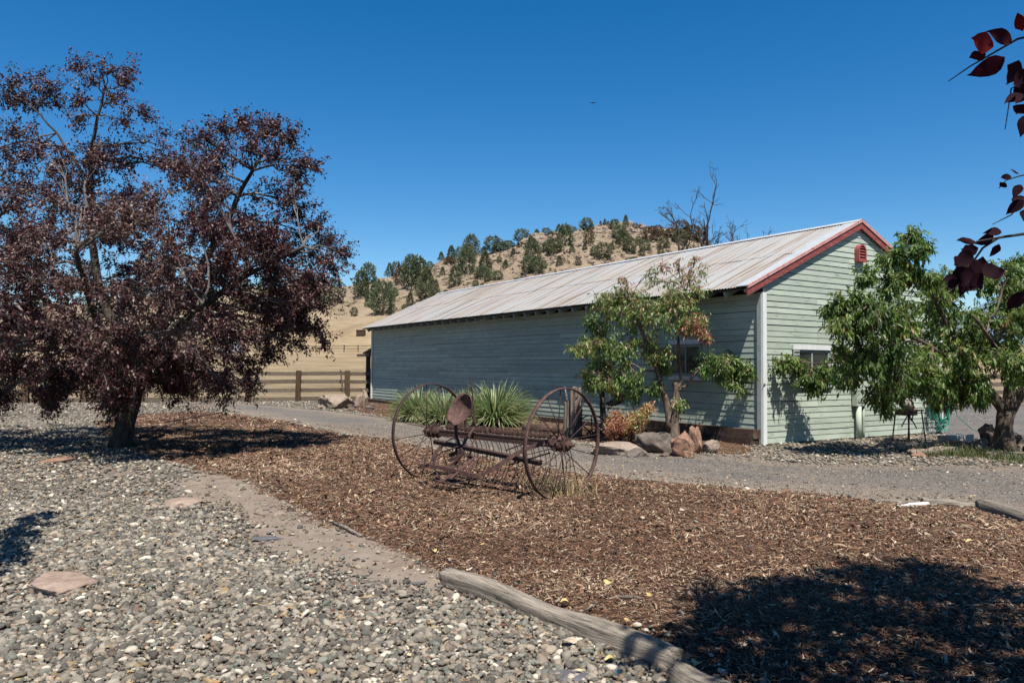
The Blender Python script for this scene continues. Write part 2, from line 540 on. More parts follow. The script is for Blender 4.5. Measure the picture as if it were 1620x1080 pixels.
DIRT = W([(330, 747), (390, 762), (430, 782), (480, 810), (560, 845), (640, 875), (712, 912), (700, 926), (600, 915), (520, 882), (450, 850), (400, 818), (340, 790), (280, 765)])


def mulch_sd(P):
    return sdf(P, MULCH) + fbm(P[:, 0], P[:, 1], 1.3) * 0.5


def base_h(x, y): return fbm(x, y, 0.5, 3) * 0.03


# terrain beyond the fence, as a function of place
RX = np.array([-4000, -900, -300, 0, 200, 350, 450, 520, 570, 620, 660, 700, 750, 800, 840, 870, 905, 960, 1000, 1040, 1075, 1110, 1150, 1200, 1300, 1500, 6000.0])
RYp = np.array([540, 520, 500, 480, 470, 462, 455, 450, 446, 441, 428, 412, 402, 384, 366, 364, 360, 352, 356, 360, 364, 378, 410, 450, 520, 545, 560.0])


def terrain(x, y):
    x = np.asarray(x, float); y = np.asarray(y, float)
    D = np.hypot(x, y)
    yy = np.maximum(y, 0.25 * D + 1e-6)
    X = 810 + 1212 * x / yy
    hr = 579 + (X - 810) * 0.0065
    tan = (hr - np.interp(X, RX, RYp)) / 1212
    zr = 1.6 + tan * 265
    base = np.interp(y, [0, 36, 50, 75, 110, 150, 190, 265], [0, 0, 0.15, 0.9, 2.5, 4.4, 7.6, 14.0])
    k = np.clip((y - 150) / 115, 0, 1)
    prof = 0.72 * k + 0.28 * k * k * (3 - 2 * k)
    hill = np.maximum(zr - 14.0, -6) * prof
    z = base + hill
    rough = np.clip((y - 120) / 90, 0, 1)
    z = z + rough * (fbm(x, y, 0.045, 5) * 7.0 + (np.abs(fbm(x, y, 0.11, 4)) * -4.2 + 0.45) + fbm(x + 50, y, 0.33, 3) * 1.1) * np.clip(k + 0.15, 0, 1)
    back = np.clip((y - 275) / 160, 0, 1)
    z = z * (1 - back * 0.9)
    side = np.clip((y - 36) / 20, 0, 1)
    return z * side + (1 - side) * 0 - 0.012


# ---------------------------------------------------------------- ground materials
def gravel_mat():
    M = Mat('river_gravel_ground', 0.9, 0.25)
    co = M.wcoord()
    v = M.voro(co, 26); v2 = M.voro(co, 60)
    sep = M.n('ShaderNodeSeparateColor'); M.l(v.outputs['Color'], sep.inputs[0])
    c = M.ramp(sep.outputs[0], [(0.0, (0.07, 0.066, 0.058)), (0.35, (0.155, 0.142, 0.122)), (0.65, (0.225, 0.205, 0.175)), (0.85, (0.27, 0.235, 0.19)), (1.0, (0.37, 0.34, 0.29))])
    edge = M.ramp(v.outputs['Distance'], [(0.35, (1, 1, 1)), (0.75, (0.25, 0.22, 0.2))])
    c = M.mix(1.0, c, edge, 'MULTIPLY')
    dirt = M.ramp(M.noise(co, 1.2, 6), [(0.35, (0.25, 0.25, 0.25)), (0.6, (0.9, 0.9, 0.9))])
    c = M.mix(dirt, c, (0.165, 0.13, 0.10))
    M.col(c)
    h = M.math('ADD', M.math('MULTIPLY', v.outputs['Distance'], -1.0), M.math('MULTIPLY', v2.outputs['Distance'], -0.3))
    M.bump(h, 0.9, 0.02)
    return M.m


def drive_mat():
    M = Mat('grey_gravel_drive', 0.93, 0.2)
    co = M.wcoord()
    v = M.voro(co, 70)
    sep = M.n('ShaderNodeSeparateColor'); M.l(v.outputs['Color'], sep.inputs[0])
    c = M.ramp(sep.outputs[0], [(0.0, (0.05, 0.048, 0.047)), (0.5, (0.105, 0.10, 0.097)), (0.85, (0.15, 0.144, 0.137)), (0.96, (0.22, 0.20, 0.185)), (1.0, (0.38, 0.35, 0.31))])
    big = M.ramp(M.noise(co, 0.45, 6), [(0.40, (0, 0, 0)), (0.62, (0.8, 0.8, 0.8))])
    wear = M.attr('edge')
    f = M.math('MAXIMUM', M.math('MULTIPLY', big, 0.5), wear)
    c = M.mix(f, c, (0.205, 0.167, 0.13))
    tone = M.ramp(M.noise(co, 7, 8, 0.75), [(0.3, (0.62, 0.62, 0.62)), (0.7, (1.12, 1.1, 1.08))])
    c = M.mix(1.0, c, tone, 'MULTIPLY')
    M.col(c); M.bump(M.math('ADD', M.noise(co, 40, 4), M.math('MULTIPLY', v.outputs['Distance'], -0.6)), 0.8, 0.012)
    return M.m


def mulch_mat():
    M = Mat('bark_mulch_ground', 0.95, 0.1)
    co = M.wcoord()
    d = M.n('ShaderNodeTexNoise'); d.inputs['Scale'].default_value = 9; M.l(co, d.inputs['Vector'])
    va = M.n('ShaderNodeVectorMath', operation='MULTIPLY_ADD'); va.inputs[1].default_value = (0.25, 0.25, 0)
    M.l(d.outputs['Color'], va.inputs[0]); M.l(co, va.inputs[2])
    mp = M.n('ShaderNodeMapping'); mp.inputs['Scale'].default_value = (1, 2.6, 1); M.l(va.outputs[0], mp.inputs[0])
    v = M.voro(mp.outputs[0], 30)
    sep = M.n('ShaderNodeSeparateColor'); M.l(v.outputs['Color'], sep.inputs[0])
    c = M.ramp(sep.outputs[0], [(0.0, (0.028, 0.017, 0.012)), (0.4, (0.085, 0.050, 0.032)), (0.7, (0.15, 0.09, 0.056)), (0.9, (0.22, 0.148, 0.096)), (1.0, (0.32, 0.25, 0.17))])
    big = M.ramp(M.noise(co, 0.8, 5), [(0.35, (0.75, 0.72, 0.7)), (0.65, (1.1, 1.0, 0.95))])
    c = M.mix(1.0, c, big, 'MULTIPLY')
    M.col(c); M.bump(M.math('MULTIPLY', v.outputs['Distance'], -1.0), 1.0, 0.02)
    return M.m


def dirt_mat():
    M = Mat('bare_dirt', 0.95, 0.15)
    co = M.wcoord()
    a = M.noise(co, 3, 9, 0.7)
    c = M.ramp(a, [(0.3, (0.14, 0.108, 0.082)), (0.55, (0.205, 0.165, 0.13)), (0.75, (0.26, 0.215, 0.172))])
    sp = M.ramp(M.noise(co, 55, 3), [(0.6, (0, 0, 0)), (0.68, (0.7, 0.7, 0.7))])
    c = M.mix(sp, c, (0.12, 0.085, 0.06))
    M.col(c); M.bump(M.noise(co, 30, 6, 0.7), 0.6, 0.02)
    return M.m


def pasture_mat():
    M = Mat('dry_pasture_grass', 0.95, 0.1)
    co = M.wcoord()
    a = M.noise(co, 0.09, 9, 0.7)
    c = M.ramp(a, [(0.3, (0.20, 0.152, 0.095)), (0.5, (0.30, 0.237, 0.155)), (0.7, (0.37, 0.30, 0.21))])
    b = M.n('ShaderNodeMapping'); b.inputs['Scale'].default_value = (0.35, 1.3, 1); M.l(co, b.inputs[0])
    f = M.noise(b.outputs[0], 0.8, 8, 0.75)
    t = M.ramp(f, [(0.32, (0.55, 0.5, 0.42)), (0.6, (1.08, 1.05, 1.0))])
    c = M.mix(1.0, c, t, 'MULTIPLY')
    # stony ground on the hill, mottled grass tufts
    pz = M.n('ShaderNodeSeparateXYZ'); M.l(co, pz.inputs[0])
    hi = M.ramp(M.math('MULTIPLY', pz.outputs['Z'], 0.02), [(0.18, (0, 0, 0)), (0.45, (1, 1, 1))])
    st = M.ramp(M.noise(co, 0.35, 9, 0.8), [(0.40, (0, 0, 0)), (0.56, (1, 1, 1))])
    c = M.mix(M.math('MULTIPLY', hi, 0.55), c, (0.25, 0.205, 0.15))
    c = M.mix(M.math('MULTIPLY', M.math('MULTIPLY', hi, st), 0.85), c, (0.17, 0.13, 0.10))
    tf = M.ramp(M.voro(co, 0.7).outputs['Distance'], [(0.1, (0.62, 0.6, 0.5)), (0.35, (1, 1, 1))])
    c = M.mix(hi, c, M.mix(1.0, c, tf, 'MULTIPLY'))
    M.col(c); M.bump(M.noise(co, 1.5, 8, 0.8), 0.9, 0.35)
    return M.m


M_gravel, M_drive, M_mulch, M_dirt, M_pasture = gravel_mat(), drive_mat(), mulch_mat(), dirt_mat(), pasture_mat()


def grid_mesh(name, xs, ys, zf, mat, keep=None, attrs=None, loc=(0, 0, 0)):
    X, Y = np.meshgrid(xs, ys); P = np.stack([X.ravel(), Y.ravel()], 1)
    Z = zf(P)
    nx, ny = len(xs), len(ys)
    idx = np.arange(nx * ny).reshape(ny, nx)
    q = np.stack([idx[:-1, :-1].ravel(), idx[:-1, 1:].ravel(), idx[1:, 1:].ravel(), idx[1:, :-1].ravel()], 1)
    V = np.column_stack([P, Z])
    at = {k: f(P) for k, f in (attrs or {}).items()}
    if keep is not None:
        kp = keep(P); q = q[kp[q].any(1)]
        used = np.unique(q); rm = np.full(len(V), -1); rm[used] = np.arange(len(used)); q = rm[q]; V = V[used]
        at = {k: v[used] for k, v in at.items()}
    return np_mesh(name, V, q, mat, True, at)


# ---- setting: ground sheets
g_near = grid_mesh('ground', np.arange(-40, 40.01, 0.4), np.arange(-30, 37.01, 0.4), lambda P: np.zeros(len(P)) + base_h(P[:, 0], P[:, 1]) * np.clip((36 - P[:, 1]) / 6, 0, 1) - 0.004, M_gravel)
tag(link('ground', g_near), kind='structure')
# pasture and hill in one sheet out to the horizon
azs = np.concatenate([np.linspace(-2.6, -0.75, 40), np.linspace(-0.74, 0.74, 420), np.linspace(0.75, 2.6, 40)])
ys_ = np.concatenate([[34.5, 35.2], np.geomspace(36, 150, 60), np.linspace(152, 300, 130), np.geomspace(305, 9000, 40)])
A, Yg = np.meshgrid(azs, ys_)
Px = A * Yg; Pz = terrain(Px, Yg)
Pz = np.where(Yg > 450, np.minimum(Pz, 6 + 0 * Pz) * 1.0, Pz)
idx = np.arange(A.size).reshape(A.shape)
q = np.stack([idx[:-1, :-1].ravel(), idx[:-1, 1:].ravel(), idx[1:, 1:].ravel(), idx[1:, :-1].ravel()], 1)
tag(link('pasture_hill', np_mesh('pasture_hill', np.column_stack([Px.ravel(), Yg.ravel(), Pz.ravel()]), q, M_pasture)), kind='structure')
mb = MB(); mb.add([(-9000, -9000, -0.05), (9000, -9000, -0.05), (9000, 9000, -0.05), (-9000, 9000, -0.05)], [(0, 1, 2, 3)])
tag(mb.build('plain', M_pasture), kind='structure')


def sheet(name, poly, mat, lift, step, soft=0.25, nz=0.3, res=0.12, attrs=None):
    x0, y0 = poly.min(0) - 0.6; x1, y1 = poly.max(0) + 0.6
    x0 = max(x0, -30); x1 = min(x1, 32); y0 = max(y0, -4); y1 = min(y1, 36)

    def sd(P): return sdf(P, poly) + fbm(P[:, 0], P[:, 1], 1.6) * nz

    def zf(P):
        s = sd(P)
        return base_h(P[:, 0], P[:, 1]) + np.clip(s / soft, -1, 1) * lift + np.where(s > 0, 1, 0) * fbm(P[:, 0], P[:, 1], 3.0, 3) * step
    return grid_mesh(name, np.arange(x0, x1, res), np.arange(y0, y1, res), zf, mat, lambda P: sd(P) > -soft * 1.2, attrs)


def trk(P):
    s_ = sdf(P, DRIVE) + fbm(P[:, 0], P[:, 1], .25, 2) * .5
    return 0.45 * np.exp(-((s_ - 1.35) / .22) ** 2) * (0.5 + vnoise(P[:, 0], P[:, 1], 1.1))


edge_f = lambda P: trk(P) + np.clip(1.25 - (sdf(P, DRIVE) + fbm(P[:, 0], P[:, 1], 0.9) * 1.1) / 1.0, 0, 1) * 0.9
tag(link('driveway', sheet('driveway', DRIVE, M_drive, 0.008, 0.008, 0.4, 0.25, 0.14, {'edge': edge_f})), kind='structure')
tag(link('rear_driveway', sheet('rear_driveway', DRIVE2, M_drive, 0.012, 0.006, 0.5, 0.3, 0.25, {'edge': lambda P: np.zeros(len(P))})), kind='structure')
tag(link('dirt_path', sheet('dirt_path', DIRT, M_dirt, 0.014, 0.012, 0.5, 0.8, 0.08)), kind='structure')
tag(link('mulch_bed', sheet('mulch_bed', MULCH, M_mulch, 0.022, 0.05, 0.25, 0.4, 0.09)), kind='structure')
tag(link('planting_bed', sheet('planting_bed', BED, M_mulch, 0.03, 0.06, 0.3, 0.3, 0.12)), kind='structure')


# ---------------------------------------------------------------- scatter by geometry nodes (stuff only)
def scatter(name, P, rot, scl, idx, protos, label, cat, z=0.0):
    me = bpy.data.meshes.new(name)
    n = len(P)
    me.vertices.add(n); me.vertices.foreach_set('co', np.asarray(P, np.float32).ravel())
    for an, typ, key, v in (('rot', 'FLOAT_VECTOR', 'vector', rot), ('scl', 'FLOAT_VECTOR', 'vector', scl), ('idx', 'INT', 'value', idx)):
        a = me.attributes.new(an, typ, 'POINT')
        a.data.foreach_set(key, np.asarray(v, np.int32 if typ == 'INT' else np.float32).ravel())
    me.update()
    o = link(name, me)
    pc = bpy.data.collections.new(name + '_prototypes')
    for p in protos:
        ob = bpy.data.objects.new(p.name, p); pc.objects.link(ob)
    ng = bpy.data.node_groups.new(name, 'GeometryNodeTree')
    ng.interface.new_socket('Geometry', in_out='INPUT', socket_type='NodeSocketGeometry')
    ng.interface.new_socket('Geometry', in_out='OUTPUT', socket_type='NodeSocketGeometry')
    N = ng.nodes; L = ng.links
    gi = N.new('NodeGroupInput'); go = N.new('NodeGroupOutput')
    ip = N.new('GeometryNodeInstanceOnPoints'); ci = N.new('GeometryNodeCollectionInfo')
    ci.inputs['Collection'].default_value = pc; ci.inputs['Separate Children'].default_value = True
    ci.inputs['Reset Children'].default_value = True
    ip.inputs['Pick Instance'].default_value = True

    def na(nm, t):
        a = N.new('GeometryNodeInputNamedAttribute'); a.data_type = t; a.inputs['Name'].default_value = nm; return a.outputs['Attribute']
    e2r = N.new('FunctionNodeEulerToRotation')
    L.new(gi.outputs[0], ip.inputs['Points']); L.new(ci.outputs[0], ip.inputs['Instance'])
    L.new(na('idx', 'INT'), ip.inputs['Instance Index'])
    L.new(na('rot', 'FLOAT_VECTOR'), e2r.inputs[0]); L.new(e2r.outputs[0], ip.inputs['Rotation'])
    L.new(na('scl', 'FLOAT_VECTOR'), ip.inputs['Scale'])
    L.new(ip.outputs[0], go.inputs[0])
    md = o.modifiers.new('scatter', 'NODES'); md.node_group = ng
    tag(o, label, cat, None, 'stuff')
    return o


def ico(sub=1):
    import bmesh
    bm = bmesh.new(); bmesh.ops.create_icosphere(bm, subdivisions=sub, radius=1.0)
    v = np.array([x.co[:] for x in bm.verts]); f = np.array([[l.index for l in q.verts] for q in bm.faces]); bm.free()
    return v, f


ICO1, ICO2, ICO3, ICO4 = ico(1), ico(2), ico(3), ico(4)


def pebble_mat(i, c):
    M = Mat('pebble_%s' % ['grey', 'dark_grey', 'tan', 'bluegreen', 'pale', 'pink', 'ochre', 'brown'][i], 0.8, 0.35)
    tc = M.coord('Object')
    nz = M.noise(tc, 2.2, 5)
    k = M.math('MULTIPLY', M.math('MULTIPLY_ADD', M.rand(), 0.8, 0.55), M.math('MULTIPLY_ADD', nz, 0.5, 0.75))
    hs = M.n('ShaderNodeHueSaturation'); hs.inputs['Color'].default_value = (*c, 1); M.l(k, hs.inputs['Value'])
    M.col(hs.outputs[0]); return M.m


PEB_COL = [(a * 1.03, b, c * .95) for a, b, c in [(0.170, 0.153, 0.126), (0.080, 0.074, 0.064), (0.200, 0.168, 0.126), (0.120, 0.125, 0.107), (0.36, 0.33, 0.275), (0.20, 0.155, 0.125), (0.225, 0.165, 0.09), (0.105, 0.080, 0.060)]]
peb_protos = []
for i, c in enumerate(PEB_COL):
    v, f = ICO1 if False else ICO2
    s = np.array([1.0, 0.74 + 0.2 * rng.random(), 0.42 + 0.22 * rng.random()])
    vv = v.copy()
    for _k in range(7):
        nn = rng.normal(0, 1, 3); nn /= np.linalg.norm(nn); hh = vv @ nn; mk = hh > .66; vv[mk] -= (hh[mk] - .66)[:, None] * nn * .9
    vv = vv * (1 + 0.16 * np.sin(v @ rng.normal(0, 1.5, 3) + 1.0)[:, None] + 0.10 * np.sin(v @ rng.normal(0, 2.6, 3))[:, None]) * s * 1.12
    peb_protos.append(np_mesh('pebble_%02d' % i, vv * 0.5, f, pebble_mat(i, c)))
PEB_P = np.array([0.31, 0.20, 0.15, 0.12, 0.07, 0.05, 0.02, 0.08])

FAR_G = W([(330, 650), (300, 640), (330, 633), (450, 631), (600, 630), (585, 640), (560, 650), (500, 646), (420, 640), (360, 636)])
LEFT_EDGE = -34.0


def pts_in(x0, x1, y0, y1, dens):
    n = int((x1 - x0) * (y1 - y0) * dens)
    return np.column_stack([rng.uniform(x0, x1, n), rng.uniform(y0, y1, n)])


def in_view(P, pad=3.0):
    return (np.abs(P[:, 0]) < 0.69 * P[:, 1] + pad) & (P[:, 1] > 3.0 - 0.0)


Pp = []
Sz = []
for (y0, y1, dens, s0) in ((2.6, 7.0, 2200, 0.0285), (7.0, 11.0, 1500, 0.032), (11.0, 22.0, 400, 0.048), (22, 34.5, 110, 0.07)):
    P = pts_in(-0.72 * y1 - 2.6, 0.72 * y1 + 2.6, y0, y1, dens)
    P = P[in_view(P)]
    m = mulch_sd(P); d = sdf(P, DRIVE); b = sdf(P, BED); dr = sdf(P, DIRT); d2 = sdf(P, DRIVE2)
    left = (P[:, 0] < 0.5 + 0 * P[:, 0]) | (P[:, 1] < 5)
    prob = np.clip(1.0 - np.clip((dr + fbm(P[:, 0], P[:, 1], 1.5) * .8) / 0.6 + 0.95, 0, 1) ** .7 * 0.95, 0.03, 1)
    prob = prob * np.clip(1.25 - np.clip(vnoise(P[:, 0] + 9, P[:, 1], .9) - .55, 0, 1) * 2.4, .35, 1)
    prob = np.where((P[:, 0] > 2.0) & (P[:, 1] > 12), prob * .42, prob)
    prob = np.where(m > -0.05, np.where(m < 0.25, 0.03, 0.0006), prob)
    prob = np.where(d > -0.35, np.where(d > 0, 0.006, np.where(m > -0.6, 0.02, prob)), prob)
    prob = np.where(d2 > 0, 0.02, prob)
    prob = np.where(b > 0, 0.1, prob)
    # barn footprint
    rel = P - gnd(1206, 704)[:2]
    lx = rel @ np.array([math.cos(YAW), math.sin(YAW)]); ly = rel @ np.array([-math.sin(YAW), math.cos(YAW)])
    prob = np.where((lx > -0.02) & (ly > -0.02) & (lx < 6.9), 0, prob)
    cl = np.clip(vnoise(P[:, 0], P[:, 1], 0.8) * 1.6 - 0.1, 0.35, 1.0)
    prob = prob * np.where(P[:, 1] > 9, cl, 1)
    P = P[rng.random(len(P)) < prob]
    Pp.append(P); Sz.append(s0 * np.exp(rng.normal(0, 0.42, len(P))))
P = np.concatenate(Pp); s = np.minimum(np.concatenate(Sz), 0.075)
n = len(P)
zz = base_h(P[:, 0], P[:, 1]) + s * 0.10 + rng.uniform(0, 0.012, n) + np.where(mulch_sd(P) > 0, 0.025, 0)
rot = np.column_stack([rng.normal(0, 0.3, n), rng.normal(0, 0.3, n), rng.uniform(0, 6.28, n)])
scl = s[:, None] * rng.uniform(0.8, 1.2, (n, 3))
scatter('river_pebbles', np.column_stack([P, zz]), rot, scl, rng.choice(8, n, p=PEB_P), peb_protos,
        'rounded grey, tan and pale river pebbles covering the left foreground', 'gravel')
print('pebbles', n)


Pd = pts_in(-10, 22, 8.5, 21, 420); Pd = Pd[in_view(Pd)]
Pd = Pd[(sdf(Pd, DRIVE) > -0.05) & (rng.random(len(Pd)) < 0.75)]
nd_ = len(Pd); sd_s = 0.016 * np.exp(rng.normal(0, 0.35, nd_))
scatter('drive_gravel', np.column_stack([Pd, base_h(Pd[:, 0], Pd[:, 1]) + 0.010]), rng.normal(0, 1.5, (nd_, 3)), sd_s[:, None] * rng.uniform(.7, 1.3, (nd_, 3)),
        rng.choice(8, nd_, p=[.34, .36, .08, .08, .05, .02, .01, .06]), peb_protos, 'fine crushed grey gravel loose on the driveway', 'gravel')


# mulch chips
def chip_proto(name, L, w, h, mat, bend):
    k = 4; V = []; Fc = []
    for i in range(k):
        t = i / (k - 1) - 0.5
        ww = w * (1 - 1.2 * abs(t) * rng.random()); z = bend * (0.25 - t * t) * L; y = rng.normal(0, 0.03) * L
        V += [(t * L, y - ww / 2, z), (t * L, y + ww / 2, z + h * rng.normal(0, .4)), (t * L, y, z + h)]
    for i in range(k - 1):
        a = i * 3; b = a + 3
        Fc += [(a, a + 2, b + 2, b), (a + 2, a + 1, b + 1, b + 2)]
    return np_mesh(name, V, Fc, mat, False)


def chip_mat(name, c):
    M = Mat(name, 0.92, 0.15)
    k = M.math('MULTIPLY_ADD', M.rand(), 0.9, 0.5)
    hs = M.n('ShaderNodeHueSaturation'); hs.inputs['Color'].default_value = (*c, 1); M.l(k, hs.inputs['Value'])
    M.col(hs.outputs[0]); return M.m


CH = [(0.120, 0.068, 0.044), (0.17, 0.102, 0.066), (0.055, 0.032, 0.022), (0.25, 0.175, 0.115), (0.14, 0.070, 0.044), (0.35, 0.275, 0.195)]
chip_protos = []
for i in range(12):
    c = CH[i % 6]
    mt = chip_mat('bark_chip_%s' % 'abcdefghijkl'[i], c)
    chip_protos.append(chip_proto('chip_%02d' % i, rng.uniform(0.8, 1.2), rng.uniform(0.10, 0.26), rng.uniform(0.04, 0.10), mt, rng.normal(0, 0.35)))
chip_p = np.array([0.2, 0.2, 0.2, 0.13, 0.18, 0.07] * 2); chip_p = chip_p / chip_p.sum()
Pp = []; Sz = []
for (y0, y1, dens, s0) in ((2.8, 7.0, 4600, 0.029), (7.0, 11.0, 2600, 0.036), (11.0, 19.0, 900, 0.050), (19, 30, 160, 0.075)):
    P = pts_in(-0.72 * y1 - 2.6, 0.72 * y1 + 2.6, y0, y1, dens)
    P = P[in_view(P)]
    m = mulch_sd(P); b = sdf(P, BED)
    prob = np.clip((m + 0.30) / 0.45, 0, 1) ** 2 * np.clip(.45 + vnoise(P[:, 0], P[:, 1], 2.1) * 1.1, 0, 1)
    prob = np.maximum(prob, np.where(b > 0, 0.8, 0))
    prob = np.maximum(prob, np.where((m > -1.2) & (m <= 0), 0.015, 0))
    P = P[rng.random(len(P)) < prob]
    Pp.append(P); Sz.append(s0 * np.exp(rng.normal(0, 0.4, len(P))))
P = np.concatenate(Pp); s = np.concatenate(Sz); n = len(P)
lift = np.clip(mulch_sd(P) / 0.25, -0.3, 1) * 0.022
zz = base_h(P[:, 0], P[:, 1]) + lift + rng.uniform(0.0, 0.022, n)
rot = np.column_stack([rng.normal(0, 0.5, n), rng.normal(0, 0.28, n), rng.uniform(0, 6.28, n)])
pat = np.clip(fbm(P[:, 0], P[:, 1], .9, 4) * 2.2 + .5, 0, 1)
kind_ = np.where(rng.random(n) < pat * .42, rng.choice([3, 5, 9, 11, 1, 7], n), rng.choice(12, n, p=chip_p))
kind_ = np.where(rng.random(n) < (1 - pat) * .35, rng.choice([2, 8, 4], n), kind_)
s = s * (0.8 + .5 * vnoise(P[:, 0] + 31, P[:, 1], 1.7))
scatter('mulch_chips', np.column_stack([P, zz]), rot, np.column_stack([s, s * rng.uniform(.6, 1.2, n), s]), kind_, chip_protos,
        'shredded brown bark mulch spread over the bed round the hay rake', 'mulch')
print('chips', n)


# ---------------------------------------------------------------- rocks
def rock_mesh(name, size, mat, sub=3, rough=0.22, seed=0, flat=0.0, facets=10):
    r = np.random.default_rng(seed)
    v, f = {2: ICO2, 3: ICO3, 4: ICO4}[sub]
    v = v.copy()
    for k in range(facets):
        nrm = r.normal(0, 1, 3); nrm /= np.linalg.norm(nrm); d = r.uniform(0.55, 0.9)
        d = r.uniform(0.42, 0.82)
        h = v @ nrm; m = h > d
        v[m] -= (h[m] - d)[:, None] * nrm * 0.97
    for k in range(7):
        w = r.normal(0, 1.5 * (1.7 ** k), 3); v += v * (np.abs(np.sin(v @ w + r.uniform(0, 6))) * rough * 0.55 / (1.5 ** k))[:, None]
    v += r.normal(0, 0.012, v.shape)
    v /= np.abs(v).max(0)
    v *= np.array(size) / 2
    if flat: v[:, 2] = np.minimum(v[:, 2], size[2] / 2 * (1 - flat))
    return np_mesh(name, v, f, mat, False)


def rock(name, px, py, size, mat, label, seed, rz=0.0, tilt=(0, 0), sub=3, sink=0.25, flat=0.0, group=None, cat='rock', rough=0.22, facets=10, at=None):
    if name == 'boulder': sub, rough, facets = 4, .40, 18
    g = gnd(px, py) if at is None else np.array(at)
    o = link(name, rock_mesh(name, size, mat, sub, rough, seed, flat, facets), None, (g[0], g[1], g[2] + size[2] / 2 - sink * size[2]), (tilt[0], tilt[1], rz))
    return tag(o, label, cat, group)


# ---------------------------------------------------------------- BARN (local X along the gable, local Y along the long wall)
C0 = gnd(1206, 704)
BW, BL, XC = 6.80, 21.85, 3.38
EAVE_Z, EAVE_P = 3.29, 0.49
RIDGE_Z = 5.06
SL = (RIDGE_Z - EAVE_Z) / (XC + EAVE_P)
TH = math.atan(SL)
barn = thing('barn', 'long sage green wooden barn with a rusty corrugated iron roof and red barge boards', 'barn', (C0[0], C0[1], 0), YAW)


def bpart(name, mb, mat, parent=barn, smooth=False):
    return link(name, mb.mesh(name, mat, smooth), parent)


def under(x):   # underside height of the roof over the gable
    return (RIDGE_Z - abs(x - XC) * SL) - 0.12


# sheathing walls
m = MB()
m.add([(0.03, 0.03, 0), (BW - 0.03, 0.03, 0), (BW - 0.03, 0.03, under(BW) - .02), (XC, 0.03, under(XC) - .02), (0.03, 0.03, under(0) - .02)], [(0, 1, 2, 3, 4)])
m.box((0.045, BL / 2, 1.6), (0.03, BL - 0.08, 3.2))
bpart('wall', m, M_sheath)
m = MB()
m.box((BW - 0.02, BL / 2, 1.6), (0.04, BL - 0.02, 3.2))
m.add([(0.0, BL, 0), (BW, BL, 0), (BW, BL, under(BW)), (XC, BL, under(XC)), (0.0, BL, under(0))], [(4, 3, 2, 1, 0)])
bpart('wall', m, M_siding)

# openings: (x0,x1,z0,z1)
GWIN = (1.02, 2.25, 1.30, 2.02)
LWIN = (1.72, 2.72, 1.42, 2.16)     # along local Y
PITCHB = 0.1262
GAP = 0.006


def board_mesh(a0, a1, b0, b1, z0, z1, axis, th=0.024):
    """a0,a1: ends at the bottom edge; b0,b1: ends at the top edge; outward lap profile"""
    o0, o1 = th, 0.008
    P = []
    for (s, z, out) in ((a0, z0, o0), (a1, z0, o0), (b1, z1, o1), (b0, z1, o1), (a0, z0, -0.004), (a1, z0, -0.004), (b1, z1, -0.004), (b0, z1, -0.004)):
        P.append((s, -out + 0.02, z) if axis == 'x' else (-out + 0.02, s, z))
    fc = [(0, 1, 2, 3), (5, 4, 7, 6), (1, 0, 4, 5), (3, 2, 6, 7), (0, 3, 7, 4), (2, 1, 5, 6)]
    if axis != 'x': fc = [tuple(reversed(q)) for q in fc]
    return P, fc


nb = 0


def add_board(a0, a1, b0, b1, z0, z1, axis):
    global nb
    if a1 - a0 < 0.06: return
    dz = random.gauss(0, 0.0032); th = 0.018 + random.uniform(-.003, .004)
    P, fc = board_mesh(a0, a1, b0, b1, z0 + dz, z1 + dz, axis, th)
    cx_ = sum(p[0] for p in P) / 8; cy_ = sum(p[1] for p in P) / 8; cz_ = sum(p[2] for p in P) / 8
    me = bpy.data.meshes.new('siding_board'); me.from_pydata([(p[0] - cx_, p[1] - cy_, p[2] - cz_) for p in P], [], fc); me.update()
    me.materials.append(M_siding)
    link('siding_board', me, barn, (cx_, cy_, cz_)); nb += 1


def row(lo_b, hi_b, lo_t, hi_t, z0, z1, axis, win, joints):
    cuts = [(lo_b, hi_b, lo_t, hi_t)]
    if z1 > win[2] + 0.02 and z0 < win[3] - 0.02:
        cuts = [(lo_b, win[0], lo_t, win[0]), (win[1], hi_b, win[1], hi_t)]
    for (a0, a1, b0, b1) in cuts:
        js = [j for j in joints if a0 + 0.4 < j < a1 - 0.4 and b0 + 0.2 < j < b1 - 0.2]
        ends = [None] + js + [None]
        for i in range(len(ends) - 1):
            l, r_ = ends[i], ends[i + 1]
            add_board(a0 if l is None else l + 0.003, a1 if r_ is None else r_ - 0.003, b0 if l is None else l + 0.003, b1 if r_ is None else r_ - 0.003, z0, z1, axis)


z = 0.02
i = 0
while z < under(XC) - 0.05:
    z0, z1 = z, z + PITCHB - GAP

    def xs_at(zz):
        if zz <= under(0): return 0.06, BW - 0.06
        h = (under(XC) - zz) / SL
        return max(0.06, XC - h), min(BW - 0.06, XC + h)
    lo_b, hi_b = xs_at(z0); lo_t, hi_t = xs_at(min(z1, under(XC) - 0.02))
    js = [1.85 + random.choice([0, 0, 0.6, 1.2, -0.6]) if i % 3 != 1 else 4.2, 4.9 if i % 2 else 3.0]
    js = [j for j in js if random.random() < 0.75]
    row(lo_b, hi_b, lo_t, hi_t, z0, min(z1, under(XC) - 0.02), 'x', GWIN, js)
    z += PITCHB; i += 1
z = 0.05
i = 0
while z < 3.16:
    js = []
    y = random.uniform(1.2, 4.9)
    while y < BL - 1.5:
        js.append(y); y += random.choice([3.05, 3.66, 4.27, 4.88])
    row(0.06, BL - 0.04, 0.06, BL - 0.04, z, z + PITCHB - GAP, 'y', LWIN, js)
    z += PITCHB; i += 1
print('boards', nb)

